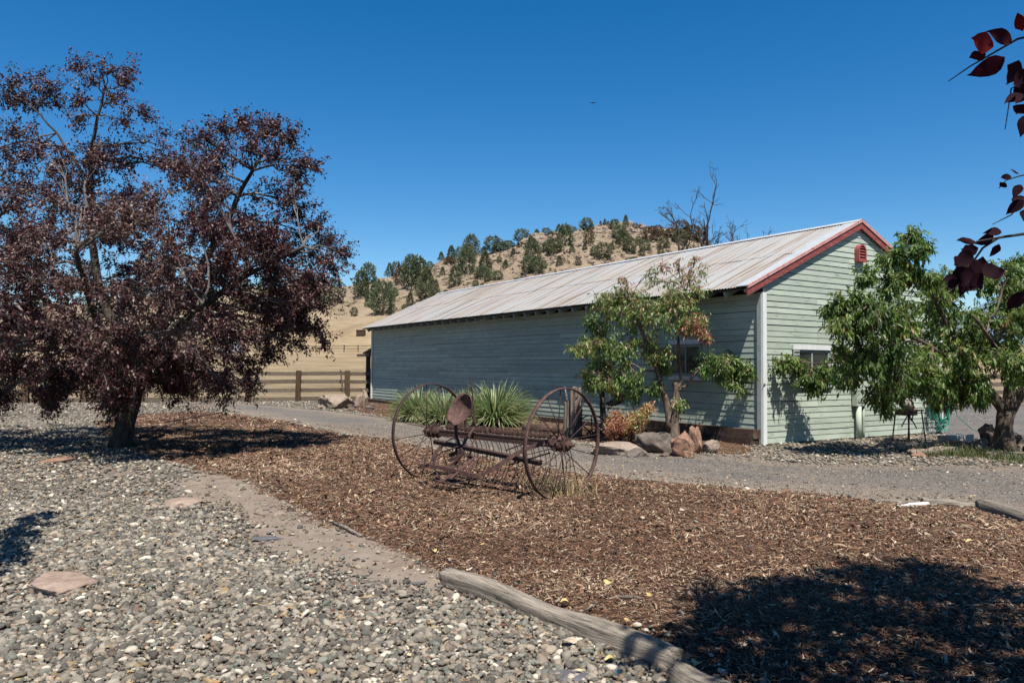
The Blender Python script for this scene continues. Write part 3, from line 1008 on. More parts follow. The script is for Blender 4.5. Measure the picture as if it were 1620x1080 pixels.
# corner boards
m = MB(); m.box((0.05, -0.025, 1.60), (0.115, 0.03, 3.22)); bpart('corner_board', m, M_white)
m = MB(); m.box((-0.024, 0.045, 1.60), (0.03, 0.108, 3.22)); bpart('corner_board', m, M_greytrim)
m = MB(); m.box((BW - 0.05, -0.025, 1.60), (0.115, 0.03, 3.22)); bpart('corner_board', m, M_white)
m = MB(); m.box((-0.024, BL - 0.03, 1.60), (0.03, 0.08, 3.22)); m.box((0.0, BL + 0.025, 1.6), (0.1, 0.03, 3.22)); bpart('corner_board', m, M_white)


# windows
def window(axis, win, header, sill):
    a0, a1, z0, z1 = win

    def bx(mb, s0, s1, o0, o1, zz0, zz1):      # o = outward distances
        if axis == 'x': mb.box(((s0 + s1) / 2, -(o0 + o1) / 2, (zz0 + zz1) / 2), (s1 - s0, o1 - o0, zz1 - zz0))
        else: mb.box((-(o0 + o1) / 2, (s0 + s1) / 2, (zz0 + zz1) / 2), (o1 - o0, s1 - s0, zz1 - zz0))
    m = MB()
    bx(m, a0 + .002, a0 + 0.06, -0.02, 0.012, z0 + .06, z1 - .06); bx(m, a1 - 0.06, a1 - .002, -0.02, 0.012, z0 + .06, z1 - .06)
    bx(m, a0 + .002, a1 - .002, -0.02, 0.012, z0 + .002, z0 + 0.06); bx(m, a0 + .002, a1 - .002, -0.02, 0.012, z1 - 0.06, z1 - .002)
    bx(m, (a0 + a1) / 2 - 0.02, (a0 + a1) / 2 + 0.02, -0.02, 0.008, z0 + .06, z1 - .06)
    fr = bpart('window', m, M_rafter)
    m = MB(); bx(m, a0 + .06, (a0 + a1) / 2 - .02, -0.016, -0.010, z0 + .06, z1 - .06); link('pane', m.mesh('pane', M_glass), fr)
    m = MB(); bx(m, (a0 + a1) / 2 + .02, a1 - .06, -0.016, -0.010, z0 + .06, z1 - .06); link('pane', m.mesh('pane', M_glass), fr)
    m = MB(); bx(m, a0 - 0.06, a1 + 0.04, 0.006, 0.045, z1 + .002, z1 + 0.105); link('header_board', m.mesh('header_board', header), fr)
    m = MB(); bx(m, a0 - 0.06, a1 + 0.04, 0.006, 0.06, z0 - 0.10, z0 - .002); link('sill', m.mesh('sill', sill), fr)
    return fr


fr = window('x', GWIN, M_white, M_white)
m = MB(); m.box((GWIN[0] + 0.03, -0.045, (GWIN[2] + GWIN[3]) / 2 - .02), (0.20, 0.02, 0.74))
for k in range(9): m.box((GWIN[0] + 0.03, -0.058, GWIN[2] + 0.06 + k * 0.075), (0.16, 0.012, 0.05), (0.5, 0, 0))
link('shutter', m.mesh('shutter', M_rafter), fr)
window('y', LWIN, M_white, M_white)

# arched gable vent with slats
vx, vz0, vw, vh = XC - 0.02, 4.10, 0.30, 0.41
m = MB()
arc = [(vx - vw / 2, vz0)] + [(vx - vw / 2 * math.cos(a), vz0 + vh - vw / 2 + vw / 2 * math.sin(a)) for a in np.linspace(0, math.pi, 15)] + [(vx + vw / 2, vz0)]
inn = [(vx + (x - vx) * 0.74, vz0 + 0.045 + (zz - vz0) * 0.82) for x, zz in arc]
V = [(x, -0.115, zz) for x, zz in arc] + [(x, -0.115, zz) for x, zz in inn] + [(x, -0.0, zz) for x, zz in arc] + [(x, -0.03, zz) for x, zz in inn]
k = len(arc); Fv = []
for i in range(k):
    j = (i + 1) % k
    Fv += [(i, j, k + j, k + i), (j, i, 2 * k + i, 2 * k + j), (k + i, k + j, 3 * k + j, 3 * k + i)]
m.add(V, Fv)
vent = bpart('gable_vent', m, M_vent)
m = MB(); m.add([(x, -0.031, zz) for x, zz in inn], [tuple(range(k))]); link('backing', m.mesh('backing', M_vent_in), vent)
for q_ in range(5):
    zz = vz0 + 0.075 + q_ * 0.066
    half = vw / 2 * 0.74
    if zz > vz0 + vh - vw / 2: half = half * math.sqrt(max(0.1, 1 - ((zz - (vz0 + vh - vw / 2)) / (vw / 2)) ** 2))
    m = MB(); m.box((vx, -0.085, zz), (half * 2 - 0.004, 0.010, 0.052), (-0.75, 0, 0)); link('slat', m.mesh('slat', M_vent), vent)

# roof deck under the iron, rafter tails
m = MB()
for sgn in (1, -1):
    c0 = (-EAVE_P + 0.04, EAVE_Z - 0.03); c1 = (XC, RIDGE_Z - 0.02 - 0.0)
    x0, x1 = (c0[0], c1[0]) if sgn == 1 else (2 * XC - c0[0], c1[0])
    V = [(x0, -0.042, c0[1] - 0.0), (x1, -0.042, c1[1] - 0.02), (x1, BL + 0.12, c1[1] - 0.02), (x0, BL + 0.12, c0[1])]
    V += [(a, b, c - 0.022) for a, b, c in V]
    m.add(V, [(0, 1, 2, 3), (7, 6, 5, 4), (0, 4, 5, 1), (1, 5, 6, 2), (2, 6, 7, 3), (3, 7, 4, 0)])
bpart('roof_deck', m, M_deck)
rt = MB(); rt.box((0, 0, 0), (0.50, 0.045, 0.13)); rt = rt.mesh('rafter_tail', M_rafter)
y = 0.02
while y < BL + 0.05:
    link('rafter_tail', rt, barn, (-0.20, y + 0.0, EAVE_Z + 0.26 * SL - 0.135), (0, -TH, 0))
    y += 0.61


# corrugated panels
def panel(name, L, wid, pitch=0.0762, amp=0.010, per=6, segs=3):
    ny = int(round(wid / pitch * per)); ys = np.linspace(0, wid, ny + 1); xs = np.linspace(0, L, segs + 1)
    X, Y = np.meshgrid(xs, ys)
    Zc = amp * np.cos(2 * math.pi * Y / pitch) + 0.003 * np.sin(X * 3.1)
    idx = np.arange(X.size).reshape(X.shape)
    q = np.stack([idx[:-1, :-1].ravel(), idx[:-1, 1:].ravel(), idx[1:, 1:].ravel(), idx[1:, :-1].ravel()], 1)
    return np_mesh(name, np.column_stack([X.ravel(), Y.ravel(), Zc.ravel()]), q, M_roof)


SLEN = (XC + EAVE_P) / math.cos(TH)
PW = 0.6096
LO, HI = 2.25, SLEN - 2.12
pm_lo = [panel('roof_panel', LO, 0.66) for _ in range(1)][0]
pm_hi = panel('roof_panel', SLEN - HI - 0.0, 0.66)
pm_bk = panel('roof_panel', SLEN, 0.66)
npan = int((BL + 0.25) / PW)
for k in range(npan):
    y = -0.06 + k * PW
    if y + 0.66 > BL + 0.3: break
    link('roof_panel', pm_lo, barn, (-EAVE_P + random.uniform(-.012, .012), y, EAVE_Z + 0.012 + random.uniform(0, .002)), (0, -TH + random.gauss(0, 0.0015), random.gauss(0, .001)))
    link('roof_panel', pm_hi, barn, (-EAVE_P + HI * math.cos(TH), y + random.uniform(-.01, .01), EAVE_Z + HI * math.sin(TH) + 0.024 + random.uniform(0, .002)), (0, -TH + random.gauss(0, 0.001), random.gauss(0, .001)))
    link('roof_panel', pm_bk, barn, (2 * XC + EAVE_P, y, EAVE_Z + 0.015), (0, -TH, math.pi), ) if False else None
    o = link('roof_panel', pm_bk, barn, (2 * XC + EAVE_P, y + 0.66, EAVE_Z + 0.015), (0, -TH, math.pi))
# ridge cap
m = MB()
yy0, yy1 = -0.104, BL + 0.2
for sgn in (1, -1):
    V = [(XC, yy0, RIDGE_Z + 0.055), (XC - sgn * 0.17, yy0, RIDGE_Z + 0.055 - 0.17 * SL), (XC - sgn * 0.17, yy1, RIDGE_Z + 0.055 - 0.17 * SL), (XC, yy1, RIDGE_Z + 0.055)]
    m.add(V, [(0, 3, 2, 1) if sgn == 1 else (0, 1, 2, 3)])
bpart('ridge_cap', m, M_flash)
# pale flat flashing along the rake and red barge boards
for sgn in (1, -1):
    ex, ez = -EAVE_P - 0.03, EAVE_Z - 0.012
    X = lambda x: x if sgn == 1 else 2 * XC - x

    def quad(mbb, p0, p1, dz0, dz1, y0, y1):      # slab following the slope between heights dz0..dz1 above roof line
        V = []
        for (x, zl) in (p0, p1):
            for yv in (y0, y1):
                for dz in (dz0, dz1): V.append((X(x), yv, zl + dz))
        f = [(0, 1, 3, 2), (4, 6, 7, 5), (0, 4, 5, 1), (2, 3, 7, 6), (0, 2, 6, 4), (1, 5, 7, 3)]
        if sgn == -1: f = [tuple(reversed(t)) for t in f]
        mbb.add(V, f)
    p0, p1 = (ex, ez), (XC, RIDGE_Z + 0.0)
    m = MB(); quad(m, p0, p1, 0.030, 0.045, -0.075, 0.26); bpart('rake_flashing', m, M_flash)
    m = MB(); quad(m, p0, p1, -0.175, 0.025, -0.078, -0.045); bpart('barge_board', m, M_red)
    m = MB(); quad(m, p0, p1, 0.028, 0.052, -0.102, -0.080); quad(m, p0, p1, -0.02, 0.027, -0.099, -0.081); bpart('barge_flashing', m, M_pinkmetal)
    m = MB(); quad(m, p0, p1, -0.10, -0.045, -0.042, 0.02); bpart('soffit', m, M_deck)

# meter box and conduits on the gable
m = MB(); m.box((3.25, -0.085, 1.07), (0.42, 0.12, 0.62)); m.box((3.25, -0.151, 1.09), (0.36, 0.012, 0.50)); m.box((3.25, -0.10, 1.395), (0.46, 0.17, 0.02))
mbx = bpart('meter_box', m, M_siding)
m = MB(); m.tube([(3.17, -0.10, -0.05), (3.17, -0.10, 0.75)], 0.062, 14); bpart('conduit', m, M_siding, smooth=True)
m = MB(); m.tube([(3.40, -0.06, -0.05), (3.39, -0.07, 0.2), (3.375, -0.08, 0.45), (3.375, -0.08, 0.75)], 0.032, 10); bpart('conduit', m, M_siding, smooth=True)

# lean-to shelter at the far end of the barn
lt = thing('lean_to', 'small dark lean-to shelter on a wooden post at the far left end of the barn', 'shelter', (C0[0], C0[1], 0), YAW)
m = MB(); m.add([(0.25, BL + 0.03, 2.62), (4, BL + 0.03, 2.62), (4, BL + 1.35, 2.22), (0.05, BL + 1.35, 2.22), (0.25, BL + 0.03, 2.57), (4, BL + 0.03, 2.57), (4, BL + 1.35, 2.17), (0.05, BL + 1.35, 2.17)],
                [(0, 1, 2, 3), (7, 6, 5, 4), (0, 3, 7, 4), (3, 2, 6, 7), (1, 0, 4, 5), (2, 1, 5, 6)])
bpart('roof', m, M_deck, lt)
m = MB(); m.box((0.1, BL + 0.75, 1.04), (0.16, 0.16, 2.16)); bpart('post', m, M_post, lt)
m = MB(); m.box((2.9, BL + 0.9, 1.04), (0.16, 0.16, 2.16)); bpart('post', m, M_post, lt)
m = MB(); m.box((0.0, BL + 1.05, 2.10), (0.12, 1.5, 0.11)); bpart('beam', m, M_rail, lt)
# firewood stacked in it: each billet end
wood_mb = MB(); wood_mb.tube([(-0.2, 0, 0), (0.2, 0, 0)], 0.062, 7); wood_me = wood_mb.mesh('firewood_log', M_stump)
wp = thing('firewood_stack', 'stack of split firewood under the lean-to beside the barn corner', 'firewood', (C0[0], C0[1], 0), YAW)
kk = 0
for r_ in range(13):
    for c_ in range(5):
        o = link('firewood_log', wood_me, wp, (0.35 + random.uniform(-.05, .05), BL + 0.14 + c_ * 0.115 + (r_ % 2) * 0.05, 0.08 + r_ * 0.112), (random.random() * 6, 0, random.uniform(-.06, .06)))
        kk += 1

# railway ties along the foot of the long wall
tie_me = MB(); tie_me.box((0, 0, 0), (0.22, 2.4, 0.19)); tie_me = tie_me.mesh('railway_tie', M_tie)
ordw = ['first', 'second', 'third', 'fourth', 'fifth', 'sixth', 'seventh', 'eighth', 'ninth', 'tenth', 'eleventh', 'twelfth', 'thirteenth', 'fourteenth', 'fifteenth', 'sixteenth', 'seventeenth', 'eighteenth', 'nineteenth', 'twentieth']


def loc_barn(x, y, z=0.0):
    return (C0[0] + x * math.cos(YAW) - y * math.sin(YAW), C0[1] + x * math.sin(YAW) + y * math.cos(YAW), z)


for k in range(9):
    o = link('railway_tie', tie_me, None, loc_barn(-0.22 + random.uniform(-.03, .02), 1.22 + k * 2.42, 0.05), (random.gauss(0, .01), random.gauss(0, .03), YAW + random.gauss(0, .008)))
    tag(o, 'dark railway tie along the foot of the long wall, %s from the white corner' % ordw[k], 'timber', 'railway ties along the barn wall')
for k in range(2):
    o = link('railway_tie', tie_me, None, loc_barn(-0.17, 1.20 + k * 2.45, 0.235), (0.0, 0.02, YAW + 0.004))
    tag(o, ['dark railway tie stacked on top at the white barn corner', 'dark railway tie stacked on top behind the peach trunk and rocks'][k], 'timber', 'railway ties along the barn wall')


# ---------------------------------------------------------------- leaves and trees
def norm(v): return v / np.maximum(np.linalg.norm(v, axis=1, keepdims=True), 1e-9)


def leaf_mesh(name, P, D, Nn, L, Wd, rnd, mat, fold=0.25, droop=0.0):
    """4 triangles a leaf: base, left, right, mid, tip"""
    n = len(P); D = norm(D); S = norm(np.cross(D, Nn)); U = norm(np.cross(S, D))
    L = np.asarray(L)[:, None]; Wd = np.asarray(Wd)[:, None]
    mid = P + D * L * 0.5 - U * Wd * fold
    left = P + D * L * 0.45 + S * Wd * 0.5
    right = P + D * L * 0.45 - S * Wd * 0.5
    tip = P + D * L; tip[:, 2] -= (L[:, 0] * droop)
    V = np.stack([P, left, mid, right, tip], 1).reshape(-1, 3)
    b = np.arange(n)[:, None] * 5
    Fc = np.concatenate([b + [0, 2, 1], b + [0, 3, 2], b + [1, 2, 4], b + [2, 3, 4]], 1).reshape(-1, 3)
    return np_mesh(name, V, Fc, mat, False, {'rnd': np.repeat(np.clip(rnd, 0, 1), 5)})


def wob(a, b, k, amp, sag=0.0, r=None):
    a, b = np.array(a, float), np.array(b, float); L = np.linalg.norm(b - a)
    t = np.linspace(0, 1, k)[:, None]
    p = a + (b - a) * t
    off = np.cumsum(rng.normal(0, 1, (k, 3)), 0); off -= off[0] + (off[-1] - off[0]) * t
    p = p + off * amp * L / math.sqrt(k)
    p[:, 2] += sag * L * 4 * (t[:, 0] * (1 - t[:, 0]))
    return p


def make_tree(name, label, cat, trunk, limbs, blobs, leafspec, mats, group=None, twig_r=0.005, nsub=9, ntwig=4, nleaf=20, hang=False, trunk_n=12):
    """trunk: [(point, radius)...]; limbs: list of [(point, radius)...]; blobs: (centre, radius vector, tint, density)"""
    base = np.array(trunk[0][0], float)
    t = thing(name, label, cat, tuple(base), 0, group)
    m = MB(); m.tube([p - base for p, _ in [(np.array(q[0]), 0) for q in trunk]], [q[1] for q in trunk], trunk_n)
    nodes = [(np.array(q[0], float), q[1]) for q in trunk[-1:]]
    for lb in limbs:
        pts = [np.array(q[0], float) for q in lb]; rad = [q[1] for q in lb]
        # refine with slight wobble
        P2 = []; R2 = []
        for i in range(len(pts) - 1):
            w = wob(pts[i], pts[i + 1], 5, 0.035)
            for j in range(4): P2.append(w[j]); R2.append(rad[i] + (rad[i + 1] - rad[i]) * j / 4)
        P2.append(pts[-1]); R2.append(rad[-1])
        m.tube([p - base for p in P2], R2, 9)
        nodes += list(zip(P2[2:], R2[2:]))
    link('trunk', m.mesh('trunk', mats[0], True), t)
    NP = np.array([n_[0] for n_ in nodes]); NR = np.array([n_[1] for n_ in nodes])
    br = MB()
    LP = []; LD = []; LR = []
    for (c, rad, tint, dn) in blobs:
        c = np.array(c, float); rad = np.array(rad, float)
        d = np.linalg.norm(NP - c, axis=1) + np.where(NP[:, 2] > c[2] + 0.4, 0.8, 0)
        a = int(np.argmin(d)); L = np.linalg.norm(NP[a] - c)
        path = wob(NP[a], c, 6, 0.09, 0.06)
        r0 = min(NR[a] * 0.7, 0.012 + 0.012 * L)
        br.tube([p - base for p in path], np.linspace(r0, 0.008, 6), 5, False)
        for k in range(max(2, int(nsub * dn))):
            st = path[rng.integers(2, 6)]
            u = rng.normal(0, 1, 3); u /= np.linalg.norm(u)
            e = c + u * rad * rng.uniform(0.45, 1.0) ** 0.5
            sb = wob(st, e, 5, 0.10, 0.05 if not hang else 0.12)
            br.tube([p - base for p in sb], np.linspace(0.008, 0.0035, 5), 4, False)
            for w in range(ntwig):
                s0 = sb[rng.integers(2, 5)]
                dr = (e - c) / (np.linalg.norm(e - c) + 1e-6) * 0.6 + rng.normal(0, 0.6, 3); dr[2] += (0.15 if not hang else -0.35)
                dr /= np.linalg.norm(dr); tl = rng.uniform(0.5, 1.1) * leafspec['twig']
                e2 = s0 + dr * tl
                tw = wob(s0, e2, 4, 0.08, 0.0)
                br.tube([p - base for p in tw], np.linspace(twig_r * 0.7, twig_r * 0.35, 4), 3, False)
                nl = max(2, int(nleaf * rng.uniform(0.6, 1.4) * dn))
                tt = rng.uniform(0.05, 1.05, nl)
                i0 = np.clip((tt * 3).astype(int), 0, 2); fr_ = (tt * 3 - i0)[:, None]
                pp = tw[i0] * (1 - fr_) + tw[i0 + 1] * fr_
                pp = pp + rng.normal(0, leafspec.get('spread', 0.015), (nl, 3))
                if hang:
                    dd = dr * 0.35 + rng.normal(0, 0.38, (nl, 3)) + np.array([0, 0, -0.62])
                else:
                    dd = dr * 0.5 + rng.normal(0, 0.7, (nl, 3)) + np.array([0, 0, leafspec.get('dz', -0.25)])
                LP.append(pp); LD.append(dd)
                LR.append(np.clip(tint + rng.normal(0, leafspec.get('var', 0.17)) * 0.5 + rng.normal(0, leafspec.get('var', 0.17), nl), 0, 1))
    link('branches', br.mesh('branches', mats[1], False), t)
    LP = np.concatenate(LP); LD = np.concatenate(LD); LR = np.concatenate(LR)
    n = len(LP)
    NN = rng.normal(0, 1, (n, 3)) * leafspec.get('nv', 0.8) + np.array([0, 0, 1.0])
    LL = leafspec['L'] * rng.uniform(0.65, 1.25, n); WW = LL * leafspec['asp'] * rng.uniform(0.8, 1.2, n)
    cr = link('crown', leaf_mesh('crown', LP - base, LD, NN, LL, WW, LR, mats[2], 0.22, leafspec.get('droop', 0.1)), t)
    print(name, 'leaves', n)
    return t


SHR = [0.0]


def B(px, py, Y, r, tint=0.5, dn=1.0, ry=None, rz=None):
    """blob placed from pixel radius r at depth Y"""
    c = dep(px, py, Y); k = Y / 1212; q = max(r * k - SHR[0], 0.05)
    return (c, (q, (ry if ry is not None else q), q), tint, dn)


SHR[0] = 0.16
# --- the purple-leaved plum tree on the left
TB = gnd(190, 708)
TY = TB[1]
D_ = lambda x, y, dy=0.0: dep(x, y, TY + dy)
trunk = [(TB + [0, 0, -0.08], 0.26), (D_(192, 690), 0.20), (D_(200, 665), 0.17), (D_(208, 640), 0.155), (D_(215, 610), 0.15), (D_(216, 585), 0.14)]
limbs = [
    [(D_(214, 605), 0.13), (D_(190, 540, 0.2), 0.10), (D_(155, 450, 0.4), 0.085), (D_(142, 330, 0.4), 0.06), (D_(146, 230, 0.4), 0.04), (D_(165, 140, 0.5), 0.018)],
    [(D_(216, 590), 0.13), (D_(255, 520, 0.3), 0.10), (D_(310, 440, 0.5), 0.085), (D_(360, 350, 0.6), 0.06), (D_(400, 270, 0.6), 0.035), (D_(430, 220, 0.7), 0.015)],
    [(D_(230, 560), 0.08), (D_(300, 500, -0.6), 0.065), (D_(400, 430, -0.9), 0.045), (D_(480, 390, -1.0), 0.025)],
    [(D_(200, 590), 0.09), (D_(110, 520, -0.6), 0.07), (D_(20, 420, -0.9), 0.05), (D_(-60, 330, -1.0), 0.03)],
    [(D_(205, 580), 0.08), (D_(150, 500, -1.6), 0.06), (D_(120, 400, -2.4), 0.04)],
    [(D_(215, 575), 0.08), (D_(250, 500, 1.6), 0.06), (D_(280, 420, 2.8), 0.04)],
    [(D_(215, 585), 0.07), (D_(270, 530, -1.6), 0.05), (D_(320, 480, -2.8), 0.03)],
    [(D_(146, 300, 0.4), 0.035), (D_(90, 210, 0.4), 0.022), (D_(40, 160, 0.4), 0.012)],
]
bl = []
edge_blobs = [(190, 108, 24), (155, 125, 24), (122, 108, 9), (205, 130, 13), (178, 150, 18), (130, 160, 15), (88, 142, 15), (55, 128, 22), (22, 130, 16), (30, 162, 14), (4, 148, 14), (60, 168, 12), (88, 165, 10), (120, 185, 16), (228, 180, 7), (195, 195, 22), (185, 230, 26),
              (205, 260, 25), (250, 230, 28), (285, 218, 28), (318, 215, 16), (355, 200, 10), (380, 195, 16), (410, 205, 22), (440, 212, 22), (465, 222, 15), (395, 235, 24), (350, 240, 26),
              (440, 250, 20), (470, 275, 14), (495, 262, 12), (460, 300, 24), (430, 320, 30), (480, 330, 24), (500, 350, 14), (478, 365, 22), (520, 385, 16), (545, 405, 14),
              (500, 400, 26), (535, 430, 18), (520, 455, 24), (505, 490, 20), (495, 520, 16), (515, 540, 8), (470, 545, 9), (432, 560, 12), (410, 575, 15), (385, 590, 20), (400, 612, 8)]
for (x, y, r_) in edge_blobs: bl.append(B(x, y, TY + rng.uniform(-0.7, 0.9), r_ * 1.05, rng.uniform(0.4, 0.75), 0.62 if y < 240 and x < 300 else 0.75))
mass = [(30, 225, 40), (80, 255, 35), (20, 300, 50), (90, 320, 45), (-50, 260, 50), (60, 380, 55), (150, 300, 30), (160, 370, 50), (230, 315, 46), (300, 278, 44), (262, 268, 26), (210, 350, 40), (350, 300, 40), (250, 390, 60), (330, 350, 45), (390, 370, 50), (440, 400, 45),
        (20, 460, 60), (110, 450, 60), (190, 450, 60), (280, 460, 60), (360, 440, 55), (430, 470, 55), (480, 460, 35), (40, 540, 60), (120, 530, 60), (200, 520, 60), (290, 530, 60), (370, 520, 50), (430, 520, 35), (470, 500, 30),
        (-60, 380, 60), (-70, 480, 60), (-50, 570, 60), (-140, 430, 70), (-160, 330, 60), (-150, 540, 60), (20, 600, 35), (70, 600, 35), (120, 590, 35), (250, 575, 35), (310, 580, 35), (350, 600, 25), (0, 635, 20), (70, 628, 12), (30, 380, 40), (150, 240, 20), (170, 615, 22), (215, 610, 22), (245, 600, 28), (150, 560, 50), (210, 560, 45), (280, 615, 20), (180, 640, 9)]
for (x, y, r_) in mass:
    w = 1 - abs(x - 180) / 520
    for dy in ((-3.0 * w, -1.3, 0.6, 2.4 * w) if r_ > 40 else (-1.6 * w, 0.9 * w)):
        yy = y if y > 240 else y + 6
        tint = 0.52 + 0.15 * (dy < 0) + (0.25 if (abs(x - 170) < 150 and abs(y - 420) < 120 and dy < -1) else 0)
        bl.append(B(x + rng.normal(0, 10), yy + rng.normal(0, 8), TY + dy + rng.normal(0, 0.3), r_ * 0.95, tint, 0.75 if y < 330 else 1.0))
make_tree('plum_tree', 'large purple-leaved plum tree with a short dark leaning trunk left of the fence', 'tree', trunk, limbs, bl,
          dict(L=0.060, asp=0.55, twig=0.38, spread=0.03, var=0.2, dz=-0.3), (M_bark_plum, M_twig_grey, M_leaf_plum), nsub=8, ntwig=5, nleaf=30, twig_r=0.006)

# --- foreground tree to the right of the photographer: its crown casts the shade at lower right
bl = []
tg = [(1130, 950, 26), (1180, 970, 40), (1150, 1000, 35), (1080, 1035, 35), (1240, 960, 45), (1250, 1010, 60), (1320, 930, 40), (1400, 925, 40), (1340, 985, 60), (1450, 930, 45), (1520, 935, 40), (1590, 950, 40), (1430, 990, 70), (1530, 1000, 70), (1620, 1000, 60),
      (1180, 1060, 50), (1300, 1070, 70), (1420, 1070, 70), (1540, 1080, 70), (1640, 1080, 60), (1730, 1000, 80), (1750, 1100, 80), (1230, 1130, 60), (1400, 1160, 80), (1600, 1180, 90), (1850, 1000, 90), (1450, 1300, 90), (1700, 1300, 100), (1380, 905, 20), (1470, 905, 18), (1230, 935, 16)]
for (x, y, r_) in tg:
    g = gnd(x, y)
    h = rng.uniform(4.3, 5.4)
    c = g - SUNV / -SUNV[2] * -h if False else g + np.array([-SUNV[0] * h, -SUNV[1] * h, h])
    k = g[1] / 1212
    bl.append((c, (r_ * k * 1.2, r_ * k * 1.8, 0.35), rng.uniform(0.3, 0.6), 1.0))
TF = np.array([5.2, 1.0, 0.0])
trunk = [(TF + [0, 0, -.05], 0.2), (TF + [0, 0, .3], 0.16), (TF + [-.05, .05, 1.2], 0.14), (TF + [-.1, .1, 2.2], 0.12)]
limbs = [[(TF + [-.1, .1, 2.1], .1), (TF + [-1.0, 1.0, 3.6], .06), (TF + [-2.4, 1.5, 4.6], .03)], [(TF + [-.1, .1, 2.1], .1), (TF + [0.2, .8, 3.6], .06), (TF + [-.2, 1.6, 4.8], .03)],
         [(TF + [-.1, .1, 2.1], .09), (TF + [-.8, -.5, 3.8], .06), (TF + [-2.0, -.4, 4.8], .03)]]
ft = make_tree('copper_leaf_tree', 'dark purple-leaved tree beside the photographer whose twigs hang in at the upper right', 'tree', trunk, limbs, bl,
               dict(L=0.10, asp=0.62, twig=0.34, spread=0.04, var=0.2, dz=-0.3), (M_bark_plum, M_twig_grey, M_leaf_fore), nsub=9, ntwig=5, nleaf=9, twig_r=0.005)
# the twigs that hang into the frame
YF = 2.3
twg = MB(); bF = np.array(trunk[0][0])


def ftw(pts, r0, r1):
    P3 = [dep(x, y, YF + 0.02 * i) for i, (x, y) in enumerate(pts)]
    twg.tube([p - bF for p in P3], np.linspace(r0, r1, len(P3)), 6, False)


ftw([(1760, 300), (1690, 340), (1620, 370), (1580, 376), (1555, 392), (1535, 420), (1520, 440)], .006, .002)
ftw([(1580, 376), (1545, 382), (1520, 395)], .003, .0015)
ftw([(1600, 425), (1575, 428), (1555, 432)], .002, .001)
ftw([(1720, 20), (1660, 50), (1610, 62), (1570, 85), (1535, 105), (1500, 129)], .005, .0015)
ftw([(1700, 110), (1640, 120), (1600, 140), (1590, 205)], .004, .0015)
ftw([(1720, 240), (1660, 270), (1615, 278), (1592, 285), (1580, 298)], .003, .0012)
ftw([(1660, 270), (1625, 310), (1600, 340), (1570, 355)], .003, .0012)
link('hanging_twigs', twg.mesh('hanging_twigs', M_bark_plum, True), ft)
lv = [(1600, 70, -1.0, -0.55, 62, .5), (1572, 74, -1, -.15, 70, .95), (1590, 90, -.75, .55, 72, .3), (1612, 95, -.4, .9, 60, .2), (1618, 50, -.2, -1, 40, .9), (1560, 85, -.9, .4, 45, .6),
      (1618, 120, -.9, .5, 50, .2), (1625, 130, -.6, .8, 62, .3), (1622, 165, -.7, .9, 50, .2), (1620, 150, -.9, .3, 45, .2), (1625, 100, 0, 1, 70, .2), (1630, 180, -.5, .9, 50, .2),
      (1600, 280, -.9, .1, 28, .1), (1592, 290, -.8, .5, 25, .1), (1615, 292, -.5, .7, 34, .2), (1612, 276, -.7, -.3, 20, .1), (1618, 310, -.7, .6, 40, .1), (1625, 330, -.4, .8, 36, .1), (1622, 318, -.9, .5, 42, .1),
      (1585, 368, -.9, -.2, 34, .15), (1572, 372, -.8, .5, 40, .1), (1580, 385, -.3, 1, 32, .1), (1545, 385, -1, -.15, 44, .2), (1548, 392, -.9, .3, 44, .1), (1538, 398, -.7, .6, 50, .1), (1545, 410, -.3, .9, 50, .1), (1530, 410, -.9, .5, 52, .1),
      (1528, 425, -.9, .4, 52, .1), (1535, 420, -.3, .9, 48, .1), (1520, 435, -.8, .5, 46, .1), (1525, 438, -.2, .9, 44, .15), (1540, 430, .2, .9, 40, .1), (1555, 405, -.1, 1, 46, .1), (1560, 415, .15, .9, 48, .1), (1548, 440, -.5, .8, 36, .1), (1590, 428, -1, .25, 40, .2), (1555, 432, -.6, .7, 38, .1), (1620, 460, -.5, .8, 50, .1),
      (1640, 440, -.6, .8, 60, .1), (1515, 440, -1, .1, 34, .1)]
P = []; Dd = []; LL = []; rr_ = []
for (x, y, dx, dy, L, rn) in lv:
    Y0 = YF + rng.uniform(-0.06, 0.10)
    p = dep(x, y, Y0); P.append(p); Dd.append([dx, rng.uniform(-.35, .35), -dy]); LL.append(L / 1212 * Y0 * 0.72); rr_.append(rn * 0.9)
P = np.array(P); Dd = np.array(Dd); LL = np.array(LL)
NN = np.column_stack([rng.normal(0, .35, len(P)), -np.ones(len(P)) * 0.8, rng.normal(0.25, .45, len(P))])
# larger leaves get a finer outline
Dn = norm(Dd); S = norm(np.cross(Dn, NN)); U = norm(np.cross(S, Dn))
prof = [(0, 0), (0.10, 0.10), (0.25, 0.26), (0.42, 0.33), (0.60, 0.30), (0.78, 0.19), (0.92, 0.06), (1.0, 0.0)]
V = []; Fc = []; at = []
for i in range(len(P)):
    b0 = len(V); cur = rng.uniform(-.5, .5)
    for k, (t_, w_) in enumerate(prof):
        jit = 1 + rng.normal(0, .08)
        cpt = P[i] + Dn[i] * LL[i] * t_ + U[i] * LL[i] * cur * t_ * t_
        V += [cpt + S[i] * LL[i] * w_ * jit + U[i] * LL[i] * .07 * (w_ > 0), cpt, cpt - S[i] * LL[i] * w_ * jit + U[i] * LL[i] * .07 * (w_ > 0)]; at += [rr_[i]] * 3
    for k in range(len(prof) - 1):
        a = b0 + 3 * k; Fc += [(a, a + 1, a + 4, a + 3), (a + 1, a + 2, a + 5, a + 4)]
link('hanging_leaves', np_mesh('hanging_leaves', np.array(V) - bF, Fc, M_leaf_fore, True, {'rnd': np.array(at)}), ft)

